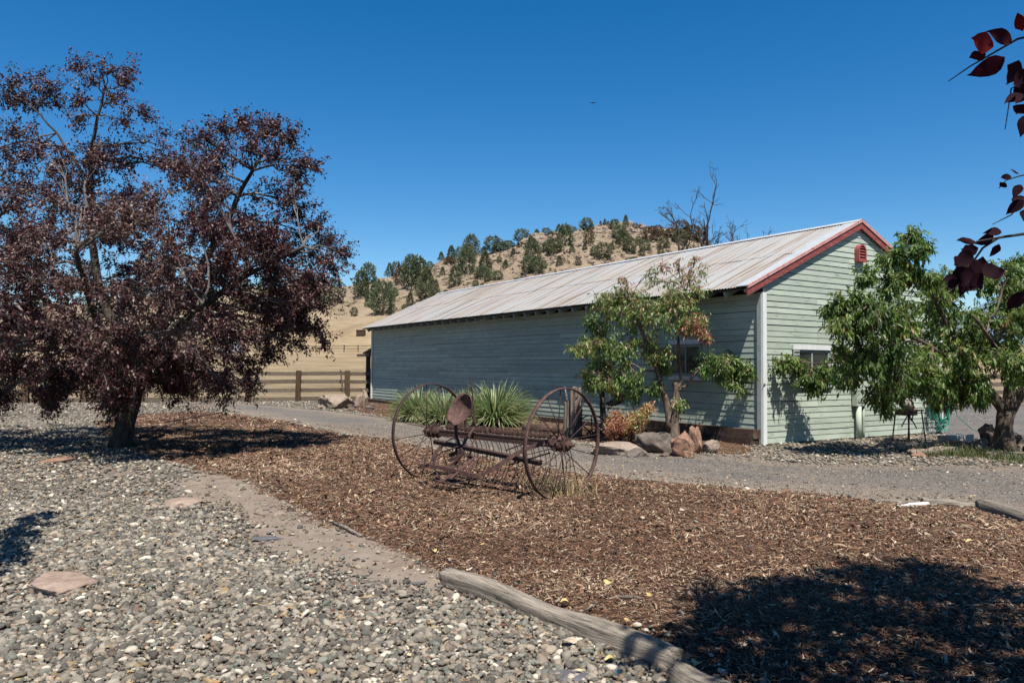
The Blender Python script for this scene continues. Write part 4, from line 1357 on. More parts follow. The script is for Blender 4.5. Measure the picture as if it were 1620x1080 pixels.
# --- sapling added unseen left of the frame, to cast shade on the pebbles
bl = []
for (x, y) in ((-30, 905), (-10, 885), (5, 868), (20, 850), (35, 835), (48, 820), (0, 890)):
    g = gnd(x, y); h = rng.uniform(1.5, 2.1); bl.append((g + np.array([-SUNV[0] * h, -SUNV[1] * h, h]), (.16, .22, .2), .5, 1.0))
sp0 = gnd(-260, 960)
make_tree('added_sapling', 'unseen purple-leaved sapling added beyond the left edge of the frame to cast shade', 'tree', [(sp0 + [0, 0, -.05], .04), (sp0 + [0, 0, .5], .03), (sp0 + [.1, .1, 1.1], .025)],
          [[(sp0 + [.1, .1, 1.0], .02), (sp0 + [.5, .3, 1.7], .01)]], bl, dict(L=0.08, asp=0.5, twig=0.2, spread=0.03, var=0.2, dz=-0.3), (M_bark_plum, M_twig_grey, M_leaf_plum), nsub=8, ntwig=4, nleaf=12)

SHR[0] = 0.12
# --- the peach tree at the right
PB = gnd(1590, 712); PY = PB[1]
E_ = lambda x, y, dy=0.0: dep(x, y, PY + dy)
trunk = [(PB + [0, 0, -.08], 0.25), (E_(1590, 700), 0.19), (E_(1588, 680), 0.165), (E_(1590, 660), 0.16), (E_(1593, 648), 0.17)]
limbs = [[(E_(1591, 650), .13), (E_(1572, 628), .10), (E_(1545, 600, -.2), .075), (E_(1490, 560, -.6), .05), (E_(1420, 520, -1.1), .035), (E_(1340, 500, -1.4), .018)],
         [(E_(1594, 650), .12), (E_(1596, 610), .09), (E_(1594, 560, .1), .07), (E_(1600, 500, .2), .05), (E_(1600, 450, .2), .025)],
         [(E_(1596, 652), .12), (E_(1614, 625), .09), (E_(1640, 600, -.2), .07), (E_(1680, 540, -.3), .04)],
         [(E_(1545, 600, -.2), .05), (E_(1470, 590, -.5), .035), (E_(1380, 570, 0), .022), (E_(1290, 575, .7), .012)],
         [(E_(1545, 600, -.2), .05), (E_(1500, 520, -.6), .035), (E_(1460, 440, -1.0), .022), (E_(1435, 385, -1.1), .010)],
         [(E_(1594, 600), .05), (E_(1570, 540, -1.0), .035), (E_(1540, 500, -1.5), .02)]]
spec = [(1443, 372, 9, .8), (1428, 402, 14, .8), (1456, 396, 9, .8), (1405, 410, 14, .5), (1440, 425, 18, .8), (1418, 440, 19, .7), (1465, 440, 22, .8), (1367, 433, 12, .9), (1405, 455, 24, .7), (1500, 440, 30, .5), (1540, 450, 30, .4), (1480, 470, 34, .4), (1590, 440, 30, .2), (1615, 420, 24, .1), (1640, 450, 50, 0),
        (1340, 475, 24, 1.2), (1318, 490, 20, 1.2), (1370, 478, 26, 1.1), (1345, 510, 30, 1.2), (1390, 510, 34, 1.0), (1430, 500, 36, .8), (1480, 520, 42, .6), (1540, 510, 42, .2), (1600, 500, 40, 0), (1650, 520, 50, -.2), (1420, 545, 36, .9),
        (1258, 572, 13, 1.25), (1235, 573, 5, 1.3), (1280, 592, 18, 1.25), (1316, 588, 22, 1.2), (1300, 605, 20, 1.2), (1345, 565, 30, 1.1), (1340, 600, 26, 1.1), (1275, 600, 15, 1.25), (1380, 580, 34, 1.0), (1385, 618, 22, .9), (1395, 640, 9, .9), (1420, 600, 34, .8), (1430, 622, 17, .8), (1460, 570, 36, .6), (1460, 610, 24, .6), (1500, 560, 38, .4), (1495, 610, 26, .4), (1485, 632, 12, .4), (1530, 560, 40, .2), (1545, 605, 26, .1), (1545, 630, 10, 0), (1515, 628, 16, .2), (1585, 550, 34, -.2), (1610, 580, 28, -.4), (1650, 590, 50, -.4), (1620, 470, 40, 0)]
bl = []
for (x, y, r_, dy) in spec:
    if x < 1480: dy = (0.75 if x < 1330 else -0.9) if y >= 560 else (-1.3 if x < 1400 else -1.1)
    else: dy = dy - 0.5
    bl.append(B(x, y, PY + dy + rng.normal(0, .12), r_ * 1.02, rng.uniform(.35, .62), 1.0))
    if r_ > 24: bl.append(B(x + rng.normal(0, 6), y + rng.normal(0, 6), PY + dy - 0.55, r_ * 0.9, rng.uniform(.35, .6), .9))
    if r_ > 33: bl.append(B(x + rng.normal(0, 6), y + rng.normal(0, 6), PY + dy + (0.9 if x > 1440 else -.9), r_ * 0.9, rng.uniform(.25, .5), .9))
make_tree('peach_tree', 'leafy green peach tree with a stout forked trunk right of the barn gable', 'tree', trunk, limbs, bl,
          dict(L=0.105, asp=0.34, twig=0.26, spread=0.02, var=0.2, droop=0.18, nv=0.9), (M_bark_peach_d, M_bark_peach, M_leaf_peach), nsub=8, ntwig=5, nleaf=14, hang=True, twig_r=0.006)

SHR[0] = 0.05
# --- the peach tree in front of the long wall
QY = 16.5
QB = dep(1068, 704, QY); QB[2] = 0.0
G_ = lambda x, y, dy=0.0: dep(x, y, QY + dy)
trunk = [(QB + [0, 0, -.08], .16), (G_(1067, 690), .125), (G_(1066, 670), .115), (G_(1067, 648), .11), (G_(1069, 632), .105)]
limbs = [[(G_(1060, 680), .085), (G_(1055, 640), .07), (G_(1046, 610), .062), (G_(1037, 575), .055), (G_(1026, 550, -.1), .045), (G_(1010, 510, -.2), .03), (G_(995, 470, -.3), .016)],
         [(G_(1069, 640), .09), (G_(1070, 612), .075), (G_(1068, 605), .07)],
         [(G_(1072, 622), .05), (G_(1078, 600), .042), (G_(1074, 565), .035), (G_(1075, 520, .1), .025), (G_(1085, 460, .1), .012)],
         [(G_(1074, 617), .04), (G_(1085, 610), .035), (G_(1100, 590, -.1), .028), (G_(1125, 568, -.2), .018), (G_(1160, 572, -.2), .009)],
         [(G_(1040, 588), .028), (G_(1020, 586, -.2), .022), (G_(1000, 575, -.3), .018), (G_(980, 578, -.3), .014), (G_(955, 590, -.4), .009)],
         [(G_(1030, 555), .03), (G_(1000, 540, -.3), .02), (G_(960, 545, -.4), .01)]]
spec = [(955, 478, 18, .55), (975, 468, 16, .6), (990, 455, 14, .7), (1000, 480, 28, .55), (975, 500, 24, .5), (1030, 480, 28, .5), (1060, 475, 26, .55), (1085, 480, 20, .6), (1100, 460, 12, .65), (1095, 435, 8, .75), (1030, 425, 8, .55), (1028, 445, 10, .6), (1060, 445, 12, .6), (1080, 430, 8, .8), (990, 440, 8, .85), (1075, 410, 5, .85), (1100, 410, 5, .85), (1110, 430, 6, .7), (1050, 420, 5, .8),
        (1010, 510, 28, .5), (1045, 510, 30, .48), (1080, 510, 24, .6), (1115, 500, 12, .4), (1103, 508, 17, .85), (1116, 524, 11, .9), (1084, 520, 15, .8), (935, 505, 9, .35), (945, 520, 10, .4), (930, 545, 16, .6), (912, 552, 9, .45), (950, 550, 20, .4), (975, 545, 24, .35), (1000, 548, 22, .35), (1020, 545, 18, .6), (1035, 560, 16, .6),
        (945, 585, 20, .45), (925, 595, 14, .5), (960, 605, 18, .5), (935, 612, 10, .5), (985, 590, 20, .35), (1005, 600, 16, .3), (980, 620, 13, .3), (1000, 622, 8, .3), (1052, 580, 9, .4), (1052, 558, 12, .5), (1033, 615, 5, .3), (1074, 640, 5, .55),
        (1115, 575, 16, .35), (1135, 570, 18, .35), (1155, 575, 18, .35), (1175, 585, 14, .35), (1140, 595, 14, .35), (1165, 600, 12, .35), (1183, 590, 7, .4), (1170, 612, 6, .4)]
bl = []
for (x, y, r_, tint) in spec:
    dens = 0.45 if y < 460 else 1.0
    bl.append(B(x, y, QY + rng.normal(-.1, .18), r_, tint, dens))
    if r_ > 15 and y > 460: bl.append(B(x + rng.normal(0, 4), y + rng.normal(0, 4), QY + rng.choice([-.55, .45]), r_ * 0.9, tint, .8))
make_tree('peach_tree', 'small peach tree with reddening leaves in front of the shaded long barn wall', 'tree', trunk, limbs, bl,
          dict(L=0.088, asp=0.34, twig=0.20, spread=0.03, var=0.16, droop=0.15, nv=0.9), (M_bark_peach, M_bark_peach, M_leaf_autumn), nsub=9, ntwig=4, nleaf=9, hang=True, twig_r=0.006)

# dark slim trunk further left with its own green tuft
HB = dep(954, 690, 18.2); HB[2] = 0
H_ = lambda x, y, dy=0.: dep(x, y, 18.2 + dy)
trunk = [(HB + [0, 0, -.05], .085), (H_(955, 670), .075), (H_(953, 640), .068), (H_(954, 620), .06)]
limbs = [[(H_(954, 625), .05), (H_(950, 600), .04), (H_(945, 570), .03), (H_(940, 540), .015)], [(H_(954, 625), .045), (H_(965, 600), .03), (H_(985, 570), .02)]]
bl = [B(x, y, 18.2 + rng.normal(0, .2), r_, .4, .9) for (x, y, r_) in [(950, 590, 16), (940, 570, 16), (965, 575, 18), (985, 565, 16), (935, 545, 14), (955, 612, 12), (975, 600, 14)]]
make_tree('peach_sapling', 'slim dark-stemmed peach sapling between the old post and the red shrub', 'tree', trunk, limbs, bl,
          dict(L=0.12, asp=0.30, twig=0.22, spread=0.02, var=0.12, droop=0.15, nv=0.9), (M_bark_plum, M_bark_peach_d, M_leaf_autumn), nsub=5, ntwig=4, nleaf=9, hang=True, twig_r=0.006)


SHR[0] = 0.0
# ---------------------------------------------------------------- shrubs and strap-leaf clumps
def shrub(name, label, cat, base, blobs, leafspec, mats, nsub=8, ntwig=5, nleaf=9, group=None):
    t = thing(name, label, cat, tuple(base), 0, group)
    br = MB(); LP = []; LD = []; LR = []
    for (c, rad, tint, dn) in blobs:
        for k in range(int(nsub * dn)):
            u = rng.normal(0, 1, 3); u /= np.linalg.norm(u); e = np.array(c) + u * np.array(rad) * rng.uniform(.4, 1) ** .5
            e[2] = max(e[2], base[2] + .04)
            st = np.array(base) + rng.normal(0, 0.06, 3) * [1, 1, 0]
            sb = wob(st, e, 5, .08, .08)
            br.tube([p - base for p in sb], np.linspace(leafspec.get('sr', .008), .003, 5), 3, False)
            n = int(ntwig * nleaf * dn)
            tt = rng.uniform(2, 4, n); i0 = np.clip(tt.astype(int), 0, 3); fr_ = (tt - i0)[:, None]
            pp = sb[i0] * (1 - fr_) + sb[i0 + 1] * fr_ + rng.normal(0, leafspec['twig'] * .4, (n, 3))
            pp[:, 2] = np.maximum(pp[:, 2], base[2] + .02)
            LP.append(pp); LD.append(rng.normal(0, .7, (n, 3)) + (e - st) * .6); LR.append(np.clip(tint + rng.normal(0, .2, n), 0, 1))
    link('stems', br.mesh('stems', mats[0]), t)
    LP = np.concatenate(LP); LD = np.concatenate(LD); LR = np.concatenate(LR); n = len(LP)
    LL = leafspec['L'] * rng.uniform(.6, 1.3, n)
    link('foliage', leaf_mesh('foliage', LP - base, LD, rng.normal(0, .8, (n, 3)) + [0, 0, 1], LL, LL * leafspec['asp'], LR, mats[1]), t)
    return t


sb_ = dep(985, 700, 15.95); sb_[2] = 0
shrub('red_shrub', 'bushy orange-red shrub beside the tan boulder below the barn wall', 'shrub', sb_,
      [B(x, y, 15.95 + rng.normal(0, .15), r_, tt) for (x, y, r_, tt) in [(975, 670, 16, .6), (990, 665, 18, .6), (965, 685, 14, .55), (990, 688, 16, .6), (1005, 675, 12, .7), (1000, 652, 9, .95), (1015, 658, 9, .98), (1025, 650, 6, .9), (1030, 643, 3, .8), (975, 655, 10, .7)]],
      dict(L=.065, asp=.4, twig=.14), (M_bark_plum, M_leaf_shrub), nsub=12, ntwig=5, nleaf=8)


def strap_clump(label, base, n, R0, H0, seed, group):
    r = np.random.default_rng(seed)
    t = thing('strap_leaf_clump', label, 'plant', tuple(base), 0, group)
    V = []; Fc = []; at = []; k = 7
    for i in range(n):
        az = r.uniform(0, 6.283); out = r.uniform(0.05, 1) ** .6
        L = R0 * r.uniform(.8, 1.08) * (1 - .22 * out); el = math.radians(89 - 70 * out + r.normal(0, 6))
        el = max(el, 0.12); bnd = r.uniform(.3, 1.5) * (0.5 + out)
        d = np.array([math.cos(az), math.sin(az), 0]); sd = np.array([-math.sin(az), math.cos(az), 0])
        p = np.array([d[0], d[1], 0]) * r.uniform(0, .22); w = r.uniform(.010, .020); rn = np.clip(r.normal(.5, .2) + (out > .9) * .3 + (r.random() < .06) * .4, 0, 1)
        b0 = len(V)
        for j in range(k):
            f = j / (k - 1); ww = w * (1 - f ** 2.2) + .0012
            V += [p + sd * ww + [0, 0, .006], p, p - sd * ww + [0, 0, .006]]; at += [np.clip(rn - .15 + f * .18, 0, 1)] * 3
            e = el - bnd * f * f
            p = p + (d * math.cos(e) + np.array([0, 0, math.sin(e)])) * L / (k - 1)
            if p[2] < .02: p[2] = .02
        for j in range(k - 1):
            a = b0 + 3 * j; Fc += [(a, a + 1, a + 4, a + 3), (a + 1, a + 2, a + 5, a + 4)]
    link('leaves', np_mesh('leaves', V, Fc, M_blade, False, {'rnd': np.array(at)}), t)
    return t


for (px, py, n_, r_, lb_, sd_) in [(664, 666, 1000, 1.16, 'strap-leaved green clump at the left end of the row by the barn', 1), (706, 671, 800, 1.10, 'strap-leaved clump behind the left rake wheel hub, second from left', 2),
                                   (744, 669, 600, 1.14, 'smaller strap-leaved clump directly behind the rusty seat', 3), (783, 674, 1200, 1.40, 'tallest strap-leaved green clump, right of the rusty seat', 4)]:
    g = gnd(px, py); g[2] = .02
    strap_clump(lb_, g, n_, r_, 1, sd_, 'strap-leaved clumps by the long wall')

# ---------------------------------------------------------------- HAY RAKE
uD = np.array([0.7071, -0.7071, 0.0]); wD = np.array([0.7071, 0.7071, 0.0]); zD = np.array([0, 0, 1.0])
HL = dep(682, 682, 11.05); HR = dep(891, 710, 9.32)
uD = (HR - HL) * [1, 1, 0]; AX = np.linalg.norm(uD); uD /= AX; wD = np.array([-uD[1], uD[0], 0])
WR = 0.685
HL[2] = HR[2] = WR - 0.015
MID = (HL + HR) / 2; MID[2] = 0
rake = thing('hay_rake', 'rusty antique dump hay rake with two large spoked iron wheels standing on the mulch', 'hay rake', tuple(MID))


def rp(px, py, w):
    """point seen at (px,py) in the vertical plane w metres behind the axle"""
    P0 = MID + wD * w; d = ray(px, py); o = np.array([0, 0, CZ]); t = np.dot(P0 - o, wD) / np.dot(d, wD)
    return o + d * t


def rl(u, w, z): return MID + uD * u + wD * w + zD * z


def rpart(name, m, mat=None, smooth=False, parent=None): 
    return m.build(name, mat or M_rust, parent or rake, smooth)


for wi, (Hc, sgn, lean) in enumerate(((HL, -1, 0.02), (HR, 1, 0.03))):
    u3 = Vector(wD); v3 = (Vector(zD) + Vector(uD) * lean * sgn).normalized(); ax = u3.cross(v3)
    m = MB(); m.ring(Hc, u3, v3, WR, [(0, -.026), (0, .026), (-.014, .026), (-.018, 0.008), (-.018, -.008), (-.014, -.026)], 72)
    whl = rpart('wheel', m, M_rust3 if wi else M_rust, True)
    m = MB(); a = Vector(Hc)
    m.tube([a - ax * .11, a - ax * .10, a - ax * .06, a + ax * .06, a + ax * .10, a + ax * .11], [.03, .052, .045, .045, .055, .03], 16)
    for s_ in (-.055, .055):
        m.tube([a + ax * (s_ - .008), a + ax * (s_ + .008)], [.085, .085], 18)
    m.tube([a - ax * .17, a + ax * .17], .02, 10)
    if wi == 1: m.tube([a - ax * .03, a + ax * .01], [.10, .09], 18)
    o = m.build('hub', M_rust3, whl, False, off=tuple(MID))
    ns = 16
    for k in range(ns):
        an = 2 * math.pi * (k + .3) / ns; s_ = .055 if k % 2 else -.055
        d = u3 * math.cos(an) + v3 * math.sin(an)
        skew = (u3 * -math.sin(an) + v3 * math.cos(an)) * .03 * (1 if k % 4 < 2 else -1)
        m = MB(); m.tube([a + ax * s_ + d * .06 + skew, a + d * (WR - .012)], .0062, 6)
        m.build('spoke', M_rust, whl, True, off=tuple(MID))

# main beam (angle iron with two flanges) just behind the axle line
zb = HL[2]
A0 = rl(-AX / 2 + .08, .0, zb + .03); A1 = rl(AX / 2 - .09, .0, zb + .03)
m = MB(); m.bar(A0, A1, .085, .018); m.bar(A0 - zD * .04 - wD * .03, A1 - zD * .04 - wD * .03, .014, .075); m.bar(A0 - zD * .055 + wD * .03, A1 - zD * .055 + wD * .03, .012, .05)
rpart('axle_beam', m)
m = MB(); m.tube([rl(-AX / 2, 0, zb), rl(AX / 2, 0, zb)], .016, 8); rpart('axle', m)
# left end drum and ratchet
m = MB(); m.tube([rl(-AX / 2 + .10, 0, zb), rl(-AX / 2 + .18, 0, zb), rl(-AX / 2 + .20, 0, zb - .02)], [.075, .085, .05], 16); m.tube([rl(-AX / 2 + .07, 0, zb + .02), rl(-AX / 2 + .09, 0, zb + .02)], .10, 16); rpart('ratchet_drum', m)
m = MB(); m.tube([rl(AX / 2 - .20, 0, zb), rl(AX / 2 - .13, 0, zb), rl(AX / 2 - .11, 0, zb)], [.05, .10, .10], 16); rpart('ratchet_drum', m, M_rust3)
# tine rail and the tines with their coils
m = MB(); m.tube([rl(-AX / 2 + .25, .09, zb + .055), rl(AX / 2 - .10, .09, zb + .055)], .013, 8); rpart('tine_rail', m)
nt = 28
tine = MB()
# local coordinates: x = w (backwards), z up, y = u
pts = []
for k in range(30):           # coil of 1.6 turns
    an = k / 29 * 2 * math.pi * 1.6 + .6
    pts.append((0.052 * math.cos(an) + .0, -.02 + .040 * k / 29, .052 * math.sin(an)))
last = pts[-1]
for k in range(1, 15):
    t_ = k / 14
    an = math.radians(75 - 165 * t_)
    pts.append((last[0] + 0.36 * (math.cos(an) - math.cos(math.radians(75))) * 0.85, .018, last[2] + 0.36 * (math.sin(an) - math.sin(math.radians(75))) * 0.95))
lx, lz = pts[-1][0], pts[-1][2]
for k in range(1, 4): pts.append((lx - .05 * k, .018, lz + .004 * k))
tine.tube(pts, .0055, 5)
tine_me = tine.mesh('tine', M_rust, True)
angw = math.atan2(wD[1], wD[0])
for k in range(nt):
    u_ = -AX / 2 + .27 + (AX - .40) * k / (nt - 1)
    p = rl(u_, .11 + random.gauss(0, .006), zb + .065)
    o = link('tine', tine_me, rake, tuple(p - MID), (random.gauss(0, .02), random.gauss(0, .05) + (0.10 if k < nt - 4 else -0.05), angw))
# toothed cleaner row of small castings along the rail
for k in range(nt):
    u_ = -AX / 2 + .27 + (AX - .40) * k / (nt - 1)
    m = MB(); m.box(rl(u_, .07, zb + .075), (.03, .05, .035), (0, 0, angw)); rpart('tine_holder', m, M_rust3)
# cleaner rods hanging in front of the tines
m = MB()
m.tube([rp(800, 690, .35), rp(870, 704, .35)], .007, 6); m.tube([rp(800, 712, .3), rp(835, 700, .3)], .009, 6)
m.tube([rp(805, 735, .2), rp(870, 716, .1)], .010, 6); m.tube([rp(700, 700, .2), rp(725, 690, .2)], .008, 6)
rpart('cleaner_rods', m)
# lower front beam
m = MB(); a, b = rp(688, 699, -.30), rp(855, 733, -.30); m.bar(a, b, .06, .045); m.bar(a + zD * .028, b + zD * .028, .09, .010); rpart('front_beam', m)
# diagonal bars from the main beam down to the front beam
for (q0, w0, q1, w1, wd_, mt) in [((752, 673), -.02, (733, 702), -.28, .045, M_rust3), ((727, 688), 0, (716, 712), -.3, .035, M_rust3), ((750, 695), -.02, (742, 722), -.3, .04, M_rust3), ((700, 705), -.3, (690, 740), -.55, .03, M_rust2), ((828, 706), -.05, (812, 735), -.35, .045, M_rust2)]:
    m = MB(); m.bar(rp(*q0, w0), rp(*q1, w1), wd_, .012, (wD * 1.0)); rpart('brace', m, mt)
# bent drawbar: low from the left, then rising to the right
dp = [(665, 736, -.62), (680, 737, -.62), (700, 740, -.62), (722, 745, -.62), (745, 751, -.62), (757, 753, -.60), (768, 748, -.55), (790, 735, -.48), (815, 718, -.36), (838, 708, -.25), (862, 700, -.10)]
m = MB(); P3 = [rp(x, y, w) for x, y, w in dp]
for i in range(len(P3) - 1): m.bar(P3[i] - (P3[i + 1] - P3[i]) * .04, P3[i + 1], .022, .050, wD * 0 + zD)
rpart('drawbar', m, M_rust2)
m = MB(); m.box(rp(672, 737, -.62), (.12, .05, .05), (0, 0, .4)); m.tube([rp(662, 739, -.62), rp(680, 733, -.62)], .018, 8); rpart('hitch', m)
# slanting side rails of the folded tongue
for (q0, q1, w0, w1, mt) in [((755, 720), (712, 757), -.35, -.75, M_rust2), ((750, 724), (698, 762), -.38, -.80, M_rust3), ((742, 726), (685, 757), -.40, -.75, M_rust), ((760, 722), (738, 742), -.35, -.55, M_rust2), ((700, 700), (683, 728), -.3, -.5, M_rust)]:
    m = MB(); m.bar(rp(*q0, w0), rp(*q1, w1), .045, .012, zD); rpart('tongue_rail', m, mt)
# trip mechanism: plate, levers, pedal
m = MB(); m.bar(rp(712, 720, -.35), rp(732, 712, -.35), .05, .05); m.bar(rp(722, 705, -.33), rp(722, 735, -.4), .035, .03); m.bar(rp(710, 728, -.42), rp(728, 722, -.38), .04, .04); m.tube([rp(715, 735, -.45), rp(735, 715, -.35)], .015, 6)
rpart('trip_mechanism', m, M_rust)
m = MB(); m.tube([rp(686, 733, -.5), rp(690, 722, -.48), rp(700, 714, -.45), rp(714, 710, -.42), rp(724, 706, -.4)], .010, 6); m.tube([rp(690, 745, -.6), rp(697, 758, -.7), rp(715, 765, -.75), rp(735, 762, -.7), rp(738, 752, -.62)], .008, 6); rpart('trip_rod', m, M_rust2)
m = MB(); m.bar(rp(683, 757, -.7), rp(703, 764, -.75), .05, .012); m.bar(rp(703, 764, -.75), rp(728, 768, -.8), .04, .012); m.bar(rp(680, 752, -.7), rp(720, 745, -.65), .035, .012); rpart('foot_plate', m)
# seat spring and seat pan
sp = [(722, 664, -.38), (721, 675, -.36), (722, 690, -.34), (726, 701, -.33), (733, 713, -.34), (741, 722, -.36), (748, 724, -.38)]
m = MB(); P3 = [rp(x, y, w) for x, y, w in sp]
for i in range(len(P3) - 1): m.bar(P3[i], P3[i + 1] + (P3[i + 1] - P3[i]) * .06, .045, .014, uD)
rpart('seat_spring', m)
SC = rp(729, 651, -.38)


def seat_pan():
    """pressed-steel seat: rounded heart outline, raised rim, scooped middle"""
    V = []; Fc = []; rings = 7; seg = 28
    for i in range(rings + 1):
        f = i / rings
        for j in range(seg):
            a = 2 * math.pi * j / seg
            rx = .235; ry = .19
            notch = 1 - .22 * math.exp(-((a - math.pi) / .45) ** 2)      # indentation at the front
            x = rx * f * math.cos(a) * notch; y = ry * f * math.sin(a) * (1 + .12 * math.cos(a))
            zz = -.055 + .085 * f ** 2.5 + .07 * max(0, math.cos(a)) * f ** 3
            V.append((x, y, zz))
    for i in range(rings):
        for j in range(seg):
            j2 = (j + 1) % seg; Fc.append((i * seg + j, i * seg + j2, (i + 1) * seg + j2, (i + 1) * seg + j))
    n0 = len(V); V += [(x, y, z_ - .008) for x, y, z_ in V]
    Fc += [tuple(n0 + k for k in reversed(q)) for q in list(Fc)]
    for j in range(seg):
        j2 = (j + 1) % seg; a = rings * seg
        Fc.append((a + j, a + j2, n0 + a + j2, n0 + a + j))
    return V, Fc


V, Fc = seat_pan()
m = MB(); m.add(V, Fc)
# seat front (+x local negative) tipped down towards the viewer's left
xs_ = Vector((0.62, 0.10, 0.78)).normalized(); zs_ = Vector((-0.50, -0.72, 0.48)); zs_ = (zs_ - xs_ * zs_.dot(xs_)).normalized(); ys_v = zs_.cross(xs_)
Ms = Matrix((xs_, ys_v, zs_)).transposed()
st = link('seat', m.mesh('seat', M_rust2, True), rake, tuple(SC - MID)); st.rotation_euler = Ms.to_euler()
# dump lever rising behind the seat
m = MB(); m.bar(rp(752, 676, -.05), rp(747, 625, .05), .030, .010, wD); m.bar(rp(748, 628, .05), rp(744, 602, .05), .020, .010, wD); m.tube([rp(744, 606, .05), rp(743.5, 596, .05)], .011, 8); m.bar(rp(740, 640, -.1), rp(752, 672, -.05), .02, .008, wD)
rpart('lever', m)
m = MB(); m.bar(rp(765, 672, .0), rp(775, 692, .0), .025, .02, wD); m.bar(rp(776, 676, .06), rp(780, 690, .06), .02, .02, wD); rpart('lift_arm', m)

# dry grass tuft growing round the right wheel
def tuft(name, label, cat, base, n, R0, H, mat, seed, wid=.004, kind=None, spread=.25):
    r = np.random.default_rng(seed); V = []; Fc = []; at = []
    for i in range(n):
        az = r.uniform(0, 6.283); p = np.array([r.normal(0, spread * R0 * 2.2), r.normal(0, spread * R0 * 1.6), 0.0])
        L = H * r.uniform(.35, 1.25); el = r.uniform(.35, 1.45); b = r.uniform(-.5, 1.6)
        sd = np.array([-math.sin(az), math.cos(az), 0]); b0 = len(V); rn = r.random()
        for j in range(5):
            f = j / 4; w = wid * (1 - f * .8)
            V += [p + sd * w, p - sd * w]; at += [rn, rn]
            e = el - b * f; p = p + np.array([math.cos(az) * math.cos(e), math.sin(az) * math.cos(e), math.sin(e)]) * L / 4
            p = p + r.normal(0, .008, 3); p[2] = max(p[2], .01)
        for j in range(4): a = b0 + 2 * j; Fc.append((a, a + 1, a + 3, a + 2))
    o = link(name, np_mesh(name, V, Fc, mat, False, {'rnd': np.array(at)}), None, tuple(base))
    return tag(o, label, cat, None, kind)


g = gnd(893, 785); tuft('dry_weed_tuft', 'straw-coloured dry weeds tangled round the base of the right rake wheel', 'weeds', g, 420, .35, .34, M_straw, 11, .0035)
g = gnd(855, 770); tuft('dry_weed_tuft', 'sparse greenish dry weeds just left of the right rake wheel foot', 'weeds', g, 160, .22, .22, M_leaf_weed, 12, .003)
g = gnd(778, 740); tuft('dry_weed_tuft', 'low straw tuft under the middle of the hay rake', 'weeds', g, 260, .35, .16, M_straw, 13, .003)
g = gnd(700, 768); tuft('dry_weed_tuft', 'little straw wisps by the hay rake foot plate', 'weeds', g, 60, .25, .10, M_straw, 14, .003)
g = gnd(1480, 712); tuft('dry_weed_tuft', 'brownish dry weeds between the hose and the driftwood', 'weeds', g, 220, .5, .22, M_straw, 15, .004)

# ---------------------------------------------------------------- logs, rocks and small things in the foreground
def log_mesh(name, a, b, w, h, mat, seed, nseg=26, nr=14, end_rough=.03, bow=0.0):
    """squared, weathered half-buried timber; returns mesh in local frame and its transform"""
    r = np.random.default_rng(seed); L = np.linalg.norm(np.array(b) - np.array(a)); V = []; Fc = []
    gro = r.uniform(0, 6.28, 6)
    for i in range(nseg + 1):
        f = i / nseg; x = (f - .5) * L
        ww = w * (1 + .05 * math.sin(f * 7 + seed) + .03 * math.sin(f * 19)); hh = h * (1 + .08 * math.sin(f * 9 + seed * 2))
        for j in range(nr):
            an = 2 * math.pi * j / nr; c, s_ = math.cos(an), math.sin(an)
            sq = 1 / max(abs(c), abs(s_)) * .62 + .38
            rr = sq * (1 + .05 * math.sin(3 * an + gro[0] + f * 2) + .035 * math.sin(7 * an + gro[1]) + r.normal(0, .018) - .05 * (math.sin(5 * an + gro[3]) > .86))
            ex = (r.normal(0, end_rough) if i in (0, nseg) else 0)
            V.append((x + ex, c * ww / 2 * rr + bow * math.sin(f * math.pi), s_ * hh / 2 * rr + .01 * math.sin(f * 12 + gro[2])))
    for i in range(nseg):
        for j in range(nr):
            j2 = (j + 1) % nr; Fc.append((i * nr + j, i * nr + j2, (i + 1) * nr + j2, (i + 1) * nr + j))
    for e, flip in ((0, True), (nseg, False)):
        cidx = len(V); V.append((((e / nseg) - .5) * L + (-.01 if e else .01), 0, 0))
        for j in range(nr):
            j2 = (j + 1) % nr; q = (e * nr + j, e * nr + j2, cidx); Fc.append(tuple(reversed(q)) if flip else q)
    m = MB(); m.add(V, Fc)
    return m.mesh(name, mat, False)


def log(name, a, b, w, h, mat, label, seed, z=None, cat='log', group=None, **k):
    a = np.array(a); b = np.array(b)
    o = link(name, log_mesh(name, a, b, w, h, mat, seed, **k), None, tuple((a[:2] + b[:2]) / 2) + ((h * .28 if z is None else z),), (0, 0, math.atan2(b[1] - a[1], b[0] - a[0])))
    for p in o.data.polygons: p.use_smooth = True
    return tag(o, label, cat, group)


log('edging_log', gnd(706, 922), gnd(1078, 1064), .135, .15, M_greylog, 'long weathered grey timber edging between pebbles and mulch', 3, z=.050, group='timber edging of the mulch bed', nseg=60, nr=20)
log('edging_log', gnd(1075, 1085), gnd(1330, 1230), .16, .15, M_greylog, 'short end of grey timber at the bottom edge, below the long one', 5, z=.045, group='timber edging of the mulch bed', nseg=30, nr=20)
log('edging_log', gnd(1455, 797), gnd(1562, 806), .12, .10, M_greylog, 'thin grey timber edging beside the driveway right of the white pipe', 6, z=.03, group='timber edging of the mulch bed')
log('edging_log', gnd(1555, 806), gnd(1760, 870), .16, .16, M_greylog, 'thick grey timber edging running out of the right of the frame', 7, z=.05, group='timber edging of the mulch bed')
m = MB(); a, b = gnd(1438, 799, .03), gnd(1468, 797, .03); m.tube([a, b], .028, 12); m.tube([gnd(1418, 801, .02), gnd(1438, 799, .03)], .018, 10)
solo('white_pipe', m, M_white, 'short piece of white plastic pipe at the mulch edge by the driveway', 'pipe', tuple(a), smooth=True)

